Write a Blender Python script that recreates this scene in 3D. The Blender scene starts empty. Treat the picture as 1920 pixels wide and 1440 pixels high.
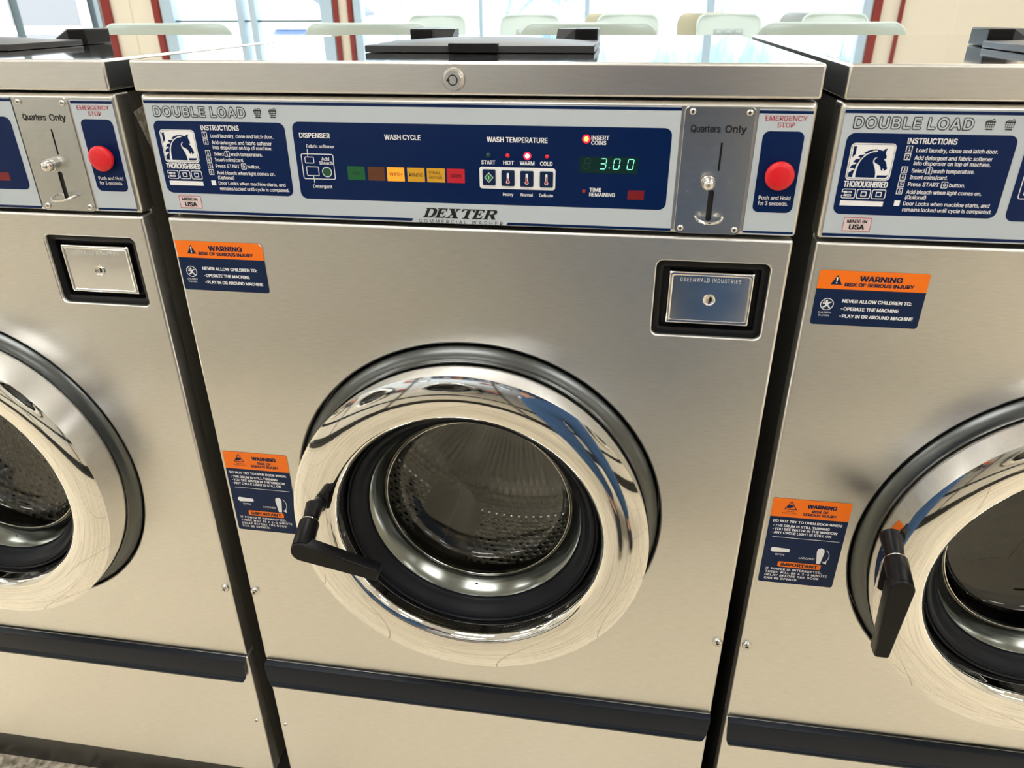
import bpy, bmesh, math, random
from mathutils import Vector, Matrix
from mathutils.geometry import tessellate_polygon, interpolate_bezier

C = bpy.context.scene.collection
FL = 0.340            # washer's door-panel datum above the floor
PI = math.pi

# ------------------------------------------------------------------ camera, world, exposure
cam_data = bpy.data.cameras.new('camera')
cam = bpy.data.objects.new('camera', cam_data)
C.objects.link(cam)
rt = Vector((0.98849824, 0.15114651, -0.00509491))
up = Vector((-0.06517628, 0.45616924, 0.88750306))
fw = Vector((-0.13646713, 0.87696315, -0.46077366))
m = Matrix((rt, up, -fw)).transposed().to_4x4()
m.translation = Vector((0.165237, -0.730958, 0.880944 + FL))
cam.matrix_world = m
cam_data.sensor_width = 36.0
cam_data.lens = 1377.97 / 1920 * 36.0
cam_data.clip_start = 0.02
cam_data.clip_end = 200
cam_data.dof.use_dof = True
cam_data.dof.focus_distance = 0.90
cam_data.dof.aperture_fstop = 11.0
sc = bpy.context.scene
sc.camera = cam
sc.view_settings.view_transform = 'Standard'
sc.view_settings.look = 'None'
sc.view_settings.gamma = 1.0
sc.view_settings.exposure = 0.12
sc.view_settings.use_curve_mapping = False

CEIL = 2.80
TROFFER = 8.0
SKY = 4.0
world = bpy.data.worlds.new('sky')
sc.world = world
world.use_nodes = True
wn = world.node_tree.nodes
wn['Background'].inputs[0].default_value = (0.86, 0.94, 1.0, 1)
wn['Background'].inputs[1].default_value = SKY

# ------------------------------------------------------------------ materials
def srgb(r, g, b):
    f = lambda c: (c / 255 / 12.92) if c / 255 <= 0.04045 else ((c / 255 + 0.055) / 1.055) ** 2.4
    return (f(r), f(g), f(b), 1)

MATS = {}
def mat(name, col, rough=0.5, metal=0.0, spec=0.5, emit=None, estr=0.0, coat=0.0, aniso=0.0, trans=0.0):
    if name in MATS: return MATS[name]
    mt = bpy.data.materials.new(name)
    mt.use_nodes = True
    b = mt.node_tree.nodes['Principled BSDF']
    b.inputs['Base Color'].default_value = col
    b.inputs['Roughness'].default_value = rough
    b.inputs['Metallic'].default_value = metal
    b.inputs['Specular IOR Level'].default_value = spec
    b.inputs['Coat Weight'].default_value = coat
    b.inputs['Coat Roughness'].default_value = 0.08
    b.inputs['Anisotropic'].default_value = aniso
    if emit:
        b.inputs['Emission Color'].default_value = emit
        b.inputs['Emission Strength'].default_value = estr
    MATS[name] = mt
    return mt

def nd(nt, typ, **kw):
    n = nt.nodes.new(typ)
    for k, v in kw.items():
        if k.startswith('in_'):
            n.inputs[k[3:].replace('_', ' ')].default_value = v
        else:
            setattr(n, k, v)
    return n
def lk(nt, a, b): nt.links.new(a, b)
def obj_coords(nt, scale=(1, 1, 1)):
    tc = nd(nt, 'ShaderNodeTexCoord')
    mp = nd(nt, 'ShaderNodeMapping')
    mp.inputs['Scale'].default_value = scale
    lk(nt, tc.outputs['Object'], mp.inputs['Vector'])
    return mp.outputs['Vector']
def ramp(nt, src, stops):
    r = nd(nt, 'ShaderNodeValToRGB')
    els = r.color_ramp.elements
    while len(els) < len(stops): els.new(0.5)
    for e, (p, c) in zip(els, stops):
        e.position = p
        e.color = c if len(c) == 4 else (*c, 1)
    lk(nt, src, r.inputs['Fac'])
    return r.outputs['Color']
def bsdf(mt): return mt.node_tree.nodes['Principled BSDF']

def brushed(name, col, rough, streak=(3, 3, 260), aniso=0.55, bump=0.02, smudge=0.10, axis='Z', rv=0.16, cv=0.10):
    mt = mat(name, col, rough, 1.0, aniso=aniso)
    nt = mt.node_tree; b = bsdf(mt)
    v = obj_coords(nt, streak)
    n = nd(nt, 'ShaderNodeTexNoise', in_Scale=2.0, in_Detail=3.0, in_Roughness=0.6)
    lk(nt, v, n.inputs['Vector'])
    v2 = obj_coords(nt, (1, 1, 1))
    n2 = nd(nt, 'ShaderNodeTexNoise', in_Scale=4.5, in_Detail=5.0, in_Roughness=0.6, in_Distortion=0.8)
    lk(nt, v2, n2.inputs['Vector'])
    a = nd(nt, 'ShaderNodeMath', operation='MULTIPLY_ADD')
    lk(nt, n.outputs['Fac'], a.inputs[0]); a.inputs[1].default_value = rv; a.inputs[2].default_value = rough - rv / 2
    a2 = nd(nt, 'ShaderNodeMath', operation='MULTIPLY_ADD')
    lk(nt, n2.outputs['Fac'], a2.inputs[0]); a2.inputs[1].default_value = smudge; lk(nt, a.outputs[0], a2.inputs[2])
    lk(nt, a2.outputs[0], b.inputs['Roughness'])
    cr = ramp(nt, n.outputs['Fac'], [(0.25, tuple(c * (1 - cv) for c in col[:3])), (0.75, tuple(min(1, c * (1 + cv * .8)) for c in col[:3]))])
    lk(nt, cr, b.inputs['Base Color'])
    bp = nd(nt, 'ShaderNodeBump', in_Strength=bump, in_Distance=0.001)
    lk(nt, n.outputs['Fac'], bp.inputs['Height'])
    lk(nt, bp.outputs['Normal'], b.inputs['Normal'])
    if aniso:
        t = nd(nt, 'ShaderNodeTangent', direction_type='RADIAL', axis=axis)
        lk(nt, t.outputs['Tangent'], b.inputs['Tangent'])
    return mt

M_front = brushed('brushed stainless', (0.755, 0.75, 0.735, 1), 0.28, streak=(30, 30, 700), aniso=0.6, bump=0.004, rv=0.08, cv=0.10)
M_cons = brushed('brushed stainless frame', (0.72, 0.705, 0.675, 1), 0.26, streak=(30, 30, 700), aniso=0.4)
M_lid = brushed('polished lid steel', (0.80, 0.79, 0.77, 1), 0.045, streak=(6, 6, 40), aniso=0.0, bump=0.0, smudge=0.02, rv=0.03, cv=0.03)
M_lidf = brushed('brushed lid edge steel', (0.78, 0.765, 0.74, 1), 0.26, streak=(24, 24, 600), aniso=0.5, bump=0.0, rv=0.08, cv=0.06)
M_lids = mat('dark lid flank', (0.045, 0.047, 0.049, 1), 0.30)  # steel flank; the dark gap it mirrors is put into the colour
M_side = brushed('dull side steel', (0.22, 0.20, 0.18, 1), 0.35, aniso=0.0, bump=0.01)
M_plate = brushed('worn coin plate steel', (0.60, 0.61, 0.60, 1), 0.22, streak=(60, 60, 90), aniso=0.0, bump=0.0, smudge=0.08, rv=0.05, cv=0.04)
M_chrome = mat('chrome', (0.86, 0.86, 0.86, 1), 0.06, 1.0)
M_cdoor = brushed('dulled coin door chrome', (0.82, 0.82, 0.82, 1), 0.12, streak=(5, 5, 12), aniso=0.0, bump=0.0, smudge=0.05)
M_raised = mat('raised bright lettering', (0.92, 0.92, 0.92, 1), 0.38, 0.6)
M_silver = mat('nickel', (0.72, 0.70, 0.67, 1), 0.16, 1.0)

# chrome door ring: very clear mirror with fine circular scratches
M_ring = mat('polished ring chrome', (0.86, 0.85, 0.83, 1), 0.05, 1.0)
def _ring():
    nt = M_ring.node_tree; b = bsdf(M_ring)
    tc = nd(nt, 'ShaderNodeTexCoord'); sp = nd(nt, 'ShaderNodeSeparateXYZ')
    lk(nt, tc.outputs['Object'], sp.inputs[0])
    zc = nd(nt, 'ShaderNodeMath', operation='SUBTRACT'); lk(nt, sp.outputs['Z'], zc.inputs[0]); zc.inputs[1].default_value = 0.314 + FL
    xc = nd(nt, 'ShaderNodeMath', operation='SUBTRACT'); lk(nt, sp.outputs['X'], xc.inputs[0]); xc.inputs[1].default_value = 0.003
    ang = nd(nt, 'ShaderNodeMath', operation='ARCTAN2'); lk(nt, zc.outputs[0], ang.inputs[0]); lk(nt, xc.outputs[0], ang.inputs[1])
    x2 = nd(nt, 'ShaderNodeMath', operation='POWER'); lk(nt, xc.outputs[0], x2.inputs[0]); x2.inputs[1].default_value = 2
    z2 = nd(nt, 'ShaderNodeMath', operation='POWER'); lk(nt, zc.outputs[0], z2.inputs[0]); z2.inputs[1].default_value = 2
    s = nd(nt, 'ShaderNodeMath', operation='ADD'); lk(nt, x2.outputs[0], s.inputs[0]); lk(nt, z2.outputs[0], s.inputs[1])
    r = nd(nt, 'ShaderNodeMath', operation='SQRT'); lk(nt, s.outputs[0], r.inputs[0])
    cb = nd(nt, 'ShaderNodeCombineXYZ')
    m1 = nd(nt, 'ShaderNodeMath', operation='MULTIPLY'); lk(nt, r.outputs[0], m1.inputs[0]); m1.inputs[1].default_value = 520
    m2 = nd(nt, 'ShaderNodeMath', operation='MULTIPLY'); lk(nt, ang.outputs[0], m2.inputs[0]); m2.inputs[1].default_value = 1.6
    lk(nt, m1.outputs[0], cb.inputs[0]); lk(nt, m2.outputs[0], cb.inputs[1])
    n = nd(nt, 'ShaderNodeTexNoise', in_Scale=1.0, in_Detail=6.0, in_Roughness=0.65); lk(nt, cb.outputs[0], n.inputs['Vector'])
    rr = nd(nt, 'ShaderNodeMath', operation='MULTIPLY_ADD'); lk(nt, n.outputs['Fac'], rr.inputs[0]); rr.inputs[1].default_value = 0.06; rr.inputs[2].default_value = -0.012
    lk(nt, rr.outputs[0], b.inputs['Roughness'])
    bp = nd(nt, 'ShaderNodeBump', in_Strength=0.016, in_Distance=0.001); lk(nt, n.outputs['Fac'], bp.inputs['Height'])
    lk(nt, bp.outputs['Normal'], b.inputs['Normal'])
    cr = ramp(nt, n.outputs['Fac'], [(0.36, (0.70, 0.68, 0.65)), (0.52, (0.87, 0.86, 0.84))])
    lk(nt, cr, b.inputs['Base Color'])
_ring()

M_black = mat('black paint', (0.012, 0.012, 0.012, 1), 0.32)
M_gloss = mat('dark burnished metal', (0.115, 0.122, 0.122, 1), 0.30, 1.0)
M_rub = mat('black rubber', (0.006, 0.007, 0.010, 1), 0.40, spec=0.14)
M_plas = mat('black plastic', (0.006, 0.006, 0.007, 1), 0.32, spec=0.20)
M_hatch = mat('charcoal plastic', (0.02, 0.021, 0.024, 1), 0.34)
M_kick = mat('dark navy vinyl', (0.009, 0.013, 0.022, 1), 0.38, spec=0.22)
M_dark = mat('void black', (0.004, 0.004, 0.004, 1), 0.6)
def speck(mt, lo, hi, sc_=900, pos=(0.62, 0.74)):
    nt = mt.node_tree
    n = nd(nt, 'ShaderNodeTexNoise', in_Scale=sc_, in_Detail=3.0); lk(nt, obj_coords(nt), n.inputs['Vector'])
    lk(nt, ramp(nt, n.outputs['Fac'], [(pos[0], lo), (pos[1], hi)]), bsdf(mt).inputs['Base Color'])
M_body = mat('black side panel paint', (0.01, 0.01, 0.01, 1), 0.38)
speck(M_body, (0.060, 0.057, 0.050), (0.12, 0.115, 0.105), 420)

M_dsil = mat('silver overlay print', srgb(193, 202, 210), 0.35, spec=0.35)
M_dnavy = mat('navy overlay print', srgb(8, 33, 80), 0.22, spec=0.22)
M_white = mat('white print', srgb(245, 246, 248), 0.4)
M_ink = mat('black print', srgb(14, 14, 18), 0.45)
M_redink = mat('red print', srgb(190, 44, 58), 0.45)
M_pink = mat('pink tint print', srgb(224, 205, 207), 0.4)
M_orange = mat('orange sticker print', srgb(255, 122, 8), 0.4)
M_snavy = mat('navy sticker print', srgb(18, 37, 72), 0.35, spec=0.2)
M_button = mat('red button plastic', srgb(226, 28, 40), 0.35)
def lamp(name, col, e): return mat(name, col, 0.35, emit=col, estr=e)
L_green = lamp('green lamp window', srgb(10, 80, 38), 0.25)
L_brown = lamp('brown lamp window', srgb(84, 46, 22), 0.25)
L_orange = lamp('lit orange lamp window', srgb(240, 150, 40), 0.55)
L_yellow = lamp('amber lamp window', srgb(190, 140, 30), 0.30)
L_red = lamp('red lamp window', srgb(170, 22, 38), 0.30)
L_dred = lamp('dark red lamp window', srgb(110, 16, 24), 0.2)
E_hot = mat('glowing led core', (1, 0.55, 0.45, 1), 0.4, emit=(1.0, 0.42, 0.33, 1), estr=5.0)
E_yel = mat('glowing amber led core', (1, 0.7, 0.1, 1), 0.4, emit=(1.0, 0.62, 0.06, 1), estr=3.0)
E_halo = mat('red led lens', (0.7, 0.02, 0.05, 1), 0.3, emit=(1, 0.02, 0.08, 1), estr=0.75)
E_red = mat('dim red led', srgb(200, 16, 34), 0.3, emit=srgb(200, 16, 34), estr=0.5)
E_dred = mat('unlit red led', srgb(120, 14, 26), 0.3, emit=srgb(120, 14, 26), estr=0.3)
E_grn = mat('unlit green led', srgb(8, 70, 52), 0.3)
M_disp = mat('green display glass', srgb(4, 44, 40), 0.2)
E_digit = mat('lit green segment', (0.3, 1, 0.75, 1), 0.4, emit=(0.22, 1.0, 0.66, 1), estr=1.25)
M_ghost = mat('unlit segment', srgb(30, 70, 66), 0.4)
M_icongreen = mat('green print', srgb(20, 120, 60), 0.4)
M_dgreen = mat('dark green print', srgb(8, 82, 48), 0.4)

# door glass: thin clear pane, sees through plus Fresnel mirror
def glass_mat(name, tint=(0.93, 0.97, 0.95, 1), ior=1.45):
    mt = bpy.data.materials.new(name); mt.use_nodes = True
    nt = mt.node_tree; nt.nodes.clear()
    out = nd(nt, 'ShaderNodeOutputMaterial'); mx = nd(nt, 'ShaderNodeMixShader')
    tr = nd(nt, 'ShaderNodeBsdfTransparent'); tr.inputs[0].default_value = tint
    gl = nd(nt, 'ShaderNodeBsdfGlossy'); gl.inputs['Roughness'].default_value = 0.01
    lw = nd(nt, 'ShaderNodeLayerWeight'); lw.inputs['Blend'].default_value = 0.5
    pw = nd(nt, 'ShaderNodeMath', operation='POWER'); lk(nt, lw.outputs['Facing'], pw.inputs[0]); pw.inputs[1].default_value = 5.0
    fr = nd(nt, 'ShaderNodeMath', operation='MULTIPLY_ADD'); lk(nt, pw.outputs[0], fr.inputs[0]); fr.inputs[1].default_value = 0.92; fr.inputs[2].default_value = 0.075
    lk(nt, fr.outputs[0], mx.inputs[0]); lk(nt, tr.outputs[0], mx.inputs[1]); lk(nt, gl.outputs[0], mx.inputs[2])
    lk(nt, mx.outputs[0], out.inputs[0])
    return mt
M_glass = glass_mat('door glass', ior=1.5)
M_pane = glass_mat('window pane', (0.98, 0.99, 1.0, 1), 1.45)

# drum steel with staggered punched holes
M_drum = mat('perforated drum steel', (0.5, 0.47, 0.43, 1), 0.30, 1.0)
def _drum():
    nt = M_drum.node_tree; b = bsdf(M_drum)
    tc = nd(nt, 'ShaderNodeTexCoord'); sp = nd(nt, 'ShaderNodeSeparateXYZ'); lk(nt, tc.outputs['Object'], sp.inputs[0])
    def mm(op, a, bb=None, c=None):
        n = nd(nt, 'ShaderNodeMath', operation=op)
        for i, v in enumerate((a, bb, c)):
            if v is None: continue
            if isinstance(v, (int, float)): n.inputs[i].default_value = v
            else: lk(nt, v, n.inputs[i])
        return n.outputs[0]
    zc = mm('SUBTRACT', sp.outputs['Z'], 0.314 + FL); xc = mm('SUBTRACT', sp.outputs['X'], 0.003)
    ang = mm('ARCTAN2', xc, mm('MULTIPLY', zc, -1))
    u = mm('MULTIPLY', ang, 0.27 / 0.0140); v = mm('MULTIPLY', sp.outputs['Y'], 1 / 0.0118)
    row = mm('FLOOR', v)
    off = mm('MULTIPLY', mm('MODULO', row, 2.0), 0.5)
    fu = mm('SUBTRACT', mm('FRACT', mm('ADD', u, mm('ADD', off, 100))), 0.5)
    fv = mm('SUBTRACT', mm('FRACT', v), 0.5)
    d = mm('SQRT', mm('ADD', mm('MULTIPLY', fu, fu), mm('MULTIPLY', fv, fv)))
    band = mm('MULTIPLY', mm('GREATER_THAN', sp.outputs['Y'], 0.085), mm('LESS_THAN', sp.outputs['Y'], 0.335))
    hole = mm('MULTIPLY', mm('LESS_THAN', d, 0.25), band)
    mx = nd(nt, 'ShaderNodeMix', data_type='RGBA')
    lk(nt, hole, mx.inputs['Factor']); mx.inputs['A'].default_value = (0.66, 0.62, 0.56, 1); mx.inputs['B'].default_value = (0.05, 0.047, 0.043, 1)
    lk(nt, mx.outputs['Result'], b.inputs['Base Color'])
    bp = nd(nt, 'ShaderNodeBump', in_Strength=0.5, in_Distance=0.004)
    mr = nd(nt, 'ShaderNodeMapRange'); lk(nt, mm('MULTIPLY', d, 1.0), mr.inputs['Value'])
    mr.inputs['From Min'].default_value = 0.2; mr.inputs['From Max'].default_value = 0.45
    lk(nt, mr.outputs[0], bp.inputs['Height']); lk(nt, bp.outputs['Normal'], b.inputs['Normal'])
_drum()
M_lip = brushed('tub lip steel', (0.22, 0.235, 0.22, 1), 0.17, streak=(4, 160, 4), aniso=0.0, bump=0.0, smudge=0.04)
M_baffle = mat('drum lifter steel', (0.55, 0.52, 0.48, 1), 0.26, 1.0)
M_scale = mat('limescale crust', srgb(196, 186, 160), 0.8)
speck(M_scale, srgb(190, 180, 156)[:3], srgb(244, 240, 228)[:3], 160, (0.4, 0.6))

# room
M_floor = mat('cream floor tile', srgb(214, 198, 168), 0.35)
def _floor():
    nt = M_floor.node_tree; b = bsdf(M_floor)
    br = nd(nt, 'ShaderNodeTexBrick', offset=0.0, squash=1.0)
    lk(nt, obj_coords(nt), br.inputs['Vector'])
    br.inputs['Scale'].default_value = 1.0; br.inputs['Brick Width'].default_value = 0.305; br.inputs['Row Height'].default_value = 0.305
    br.inputs['Mortar Size'].default_value = 0.0022
    br.inputs['Color1'].default_value = srgb(242, 230, 205); br.inputs['Color2'].default_value = srgb(238, 225, 198); br.inputs['Mortar'].default_value = srgb(176, 162, 138)
    n = nd(nt, 'ShaderNodeTexNoise', in_Scale=38.0, in_Detail=5.0); lk(nt, obj_coords(nt), n.inputs['Vector'])
    mx = nd(nt, 'ShaderNodeMix', data_type='RGBA', blend_type='MULTIPLY'); mx.inputs['Factor'].default_value = 0.35
    lk(nt, br.outputs['Color'], mx.inputs['A']); lk(nt, ramp(nt, n.outputs['Fac'], [(0.35, (0.72, 0.7, 0.66)), (0.6, (1, 1, 1))]), mx.inputs['B'])
    lk(nt, mx.outputs['Result'], b.inputs['Base Color'])
_floor()
M_conc = mat('chipped concrete', srgb(150, 140, 122), 0.85)
speck(M_conc, srgb(98, 90, 76)[:3], srgb(196, 186, 168)[:3], 60, (0.38, 0.66))
M_wall = mat('cream wall panel', srgb(223, 217, 203), 0.55)
M_wallw = mat('off white wall', srgb(232, 228, 218), 0.6)
M_ceil = mat('white ceiling tile', srgb(222, 224, 226), 0.8)
M_trim = mat('maroon trim paint', srgb(128, 36, 34), 0.4)
M_alu = mat('pale aluminium frame', srgb(176, 200, 222), 0.4, 0.2)
M_dalu = mat('dark glazing gasket', srgb(70, 84, 84), 0.5)
M_light = mat('troffer diffuser', (1, 0.98, 0.95, 1), 0.5, emit=(1, 0.985, 0.955, 1), estr=TROFFER)
M_shell = mat('pale moulded shell plastic', srgb(200, 217, 216), 0.35)
M_shellb = mat('beige moulded shell plastic', srgb(206, 202, 180), 0.35)
M_shellg = mat('grey moulded shell plastic', srgb(186, 196, 202), 0.35)
M_legm = mat('chair leg steel', (0.45, 0.45, 0.45, 1), 0.3, 1.0)

# ------------------------------------------------------------------ mesh helpers
class MB:
    def __init__(self): self.v = []; self.f = []; self.mi = []; self.mats = []; self.sm = []
    def mid(self, mt):
        if mt not in self.mats: self.mats.append(mt)
        return self.mats.index(mt)
    def add(self, vs, fs, mt, smooth=False):
        o = len(self.v); self.v += [tuple(p) for p in vs]; i = self.mid(mt)
        for f in fs: self.f.append(tuple(o + k for k in f)); self.mi.append(i); self.sm.append(smooth)
    def bm(self, b, mt, smooth=False):
        b.verts.ensure_lookup_table(); b.verts.index_update()
        self.add([v.co[:] for v in b.verts], [[v.index for v in f.verts] for f in b.faces], mt, smooth); b.free()
    def box(self, x0, x1, y0, y1, z0, z1, mt, bev=0.0, seg=2):
        b = bmesh.new(); bmesh.ops.create_cube(b, size=1)
        for v in b.verts: v.co = ((x0 + x1) / 2 + v.co.x * (x1 - x0), (y0 + y1) / 2 + v.co.y * (y1 - y0), (z0 + z1) / 2 + v.co.z * (z1 - z0))
        if bev: bmesh.ops.bevel(b, geom=b.edges[:], offset=bev, segments=seg, profile=0.5, affect='EDGES')
        b.verts.ensure_lookup_table(); b.verts.index_update(); b.normal_update()
        flat = lambda f: max(abs(c) for c in f.normal) > 0.999
        vs = [v.co[:] for v in b.verts]
        self.add(vs, [[v.index for v in f.verts] for f in b.faces if flat(f)], mt, False)
        self.add(vs, [[v.index for v in f.verts] for f in b.faces if not flat(f)], mt, True); b.free()
    def loft(self, loops, mt, cap0=False, cap1=False, closed=True, smooth=True):
        n = len(loops[0]); vs = [p for l in loops for p in l]; fs = []
        for k in range(len(loops) - 1):
            for i in range(n if closed else n - 1):
                j = (i + 1) % n
                fs.append((k * n + i, k * n + j, (k + 1) * n + j, (k + 1) * n + i))
        self.add(vs, fs, mt, smooth)
        if cap0: self.add(loops[0], [tuple(range(n))[::-1]], mt)
        if cap1: self.add(loops[-1], [tuple(range(n))], mt)
    def lathe(self, prof, cx, cz, mt, seg=96, cap0=False, cap1=False):   # prof of (r, y), axis along y
        self.loft([[(cx + r * math.cos(2 * PI * i / seg), y, cz + r * math.sin(2 * PI * i / seg)) for i in range(seg)] for r, y in prof], mt, cap0, cap1)
    def tube(self, pts, rad, mt, seg=8, caps=True):
        pts = [Vector(p) for p in pts]; rads = rad if isinstance(rad, (list, tuple)) else [rad] * len(pts)
        loops = []; a = None
        for i, p in enumerate(pts):
            t = Vector((0, 0, 0))
            if i + 1 < len(pts): t += (pts[i + 1] - p).normalized()
            if i: t += (p - pts[i - 1]).normalized()
            t.normalize()
            if a is None: a = Vector((0, 0, 1)) if abs(t.z) < 0.9 else Vector((1, 0, 0))
            a = (a - t * a.dot(t)).normalized(); bb = t.cross(a)
            loops.append([tuple(p + rads[i] * (a * math.cos(2 * PI * k / seg) + bb * math.sin(2 * PI * k / seg))) for k in range(seg)])
        self.loft(loops, mt, caps, caps)
    # flat printed shapes in the x-z plane, facing -y
    def poly(self, loops, y, mt):
        if loops and not isinstance(loops[0][0], (tuple, list)): loops = [loops]
        vv = [[Vector((a, b, 0)) for a, b in l] for l in loops]
        tris = tessellate_polygon(vv); flat = [p for l in loops for p in l]
        fs = []
        for t in tris:
            (ax, az), (bx, bz), (cx_, cz_) = (flat[i] for i in t)
            s = (bx - ax) * (cz_ - az) - (bz - az) * (cx_ - ax)
            if abs(s) < 1e-14: continue
            fs.append(tuple(t) if s > 0 else tuple(t)[::-1])
        self.add([(a, y, b) for a, b in flat], fs, mt)
    def build(self, name, parent=None):
        me = bpy.data.meshes.new(name); me.from_pydata(self.v, [], self.f)
        for mt in self.mats: me.materials.append(mt)
        me.polygons.foreach_set('material_index', self.mi); me.polygons.foreach_set('use_smooth', self.sm)
        me.validate()
        b = bmesh.new(); b.from_mesh(me); bmesh.ops.remove_doubles(b, verts=b.verts[:], dist=1e-6)
        if any(self.sm) and all(self.sm): bmesh.ops.recalc_face_normals(b, faces=b.faces[:])
        b.to_mesh(me); b.free()
        sm = [p.use_smooth for p in me.polygons]
        try: me.set_sharp_from_angle(angle=math.radians(42))
        except Exception: pass
        me.polygons.foreach_set('use_smooth', sm)          # large faces stay truly flat mirrors
        me.update()
        o = bpy.data.objects.new(name, me); C.objects.link(o)
        if parent: o.parent = parent
        return o

def mmz(z): return z / 1000 + FL
def rr(x0, x1, z0, z1, r, n=6):
    out = []
    for cx, cz, a0 in ((x1 - r, z0 + r, -PI / 2), (x1 - r, z1 - r, 0), (x0 + r, z1 - r, PI / 2), (x0 + r, z0 + r, PI)):
        for i in range(n + 1):
            a = a0 + PI / 2 * i / n
            out.append((cx + r * math.cos(a), cz + r * math.sin(a)))
    return out
def circ(cx, cz, r, n=32): return [(cx + r * math.cos(2 * PI * i / n), cz + r * math.sin(2 * PI * i / n)) for i in range(n)]
def at_y(loop, y): return [(a, y, b) for a, b in loop]
def mmp(loop): return [(a / 1000, b / 1000 + FL) for a, b in loop]

# text -> flat mesh data (the typeface that ships with Blender)
FONT = None
try:
    import os
    FONT = bpy.data.fonts.load(os.path.join(bpy.utils.system_resource('DATAFILES', path='fonts'), 'Inter.woff2'))
except Exception:
    FONT = None
_tcache = {}
LIM = 9.0
def text_data(s, bold=0.0, space=1.0):  # bold unused by the outline itself
    k = (s, bold, space)
    if k in _tcache: return _tcache[k]
    cu = bpy.data.curves.new('t', 'FONT'); cu.body = s; cu.size = 1.0; cu.space_character = space
    cu.resolution_u = 3
    if FONT: cu.font = FONT
    cu.fill_mode = 'FRONT'
    caps = s.upper() == s and any(c.isalpha() for c in s)
    if FONT and caps: cu.body = s.replace('I', 'l')          # plain-stemmed capital I
    o = bpy.data.objects.new('t', cu); C.objects.link(o)
    dg = bpy.context.evaluated_depsgraph_get(); dg.update()
    cv = o.to_curve(dg)
    loops = []
    for sp in cv.splines:
        pts = []
        if sp.type == 'BEZIER':
            bp = sp.bezier_points; n = len(bp)
            for q in range(n):
                a, b = bp[q], bp[(q + 1) % n]
                straight = (a.handle_right - a.co).cross(b.co - a.co).length < 1e-5 and (b.handle_left - b.co).cross(b.co - a.co).length < 1e-5
                pts += [a.co.xy.copy()] if straight else [Vector(p).xy for p in interpolate_bezier(a.co, a.handle_right, b.handle_left, b.co, 5)[:-1]]
        else: pts = [p.co.xy for p in sp.points]
        pts = [(p[0], min(p[1], LIM) if caps and FONT else p[1]) for p in pts]
        pts = [p for q, p in enumerate(pts) if (Vector(p) - Vector(pts[q - 1])).length > 1e-5]
        if len(pts) > 2: loops.append(pts)
    o.to_curve_clear(); bpy.data.objects.remove(o); bpy.data.curves.remove(cu)
    def area(l): return sum(l[q - 1][0] * l[q][1] - l[q][0] * l[q - 1][1] for q in range(len(l))) / 2
    def inside(p, l):
        r = False
        for q in range(len(l)):
            (x0, y0), (x1, y1) = l[q - 1], l[q]
            if (y0 > p[1]) != (y1 > p[1]) and p[0] < (x1 - x0) * (p[1] - y0) / (y1 - y0) + x0: r = not r
        return r
    sg = max(loops, key=lambda l: abs(area(l))); sg = 1 if area(sg) > 0 else -1
    vs, fs, lc = [], [], 0
    for l in loops:                                            # overlapping strokes are filled one by one
        if area(l) * sg <= 0: continue
        grp = [l] + [h for h in loops if area(h) * sg < 0 and inside(h[0], l)]
        flat = [p for g in grp for p in g]; n0 = len(vs)
        for t in tessellate_polygon([[Vector((*p, 0)) for p in g] for g in grp]):
            (ax, ay), (bx, by), (cx, cy) = (flat[q] for q in t)
            sa = (bx - ax) * (cy - ay) - (by - ay) * (cx - ax)
            if abs(sa) > 1e-9: fs.append(tuple(n0 + q for q in (t if sa > 0 else t[::-1])))
        vs += [(p[0], p[1], 0.000025 * (lc % 2)) for p in flat]; lc += 1
    _tcache[k] = (vs, fs)
    return _tcache[k]
CAPH = max(v[1] for v in text_data('H')[0]); LIM = CAPH * 1.012; _tcache.clear()

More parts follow.
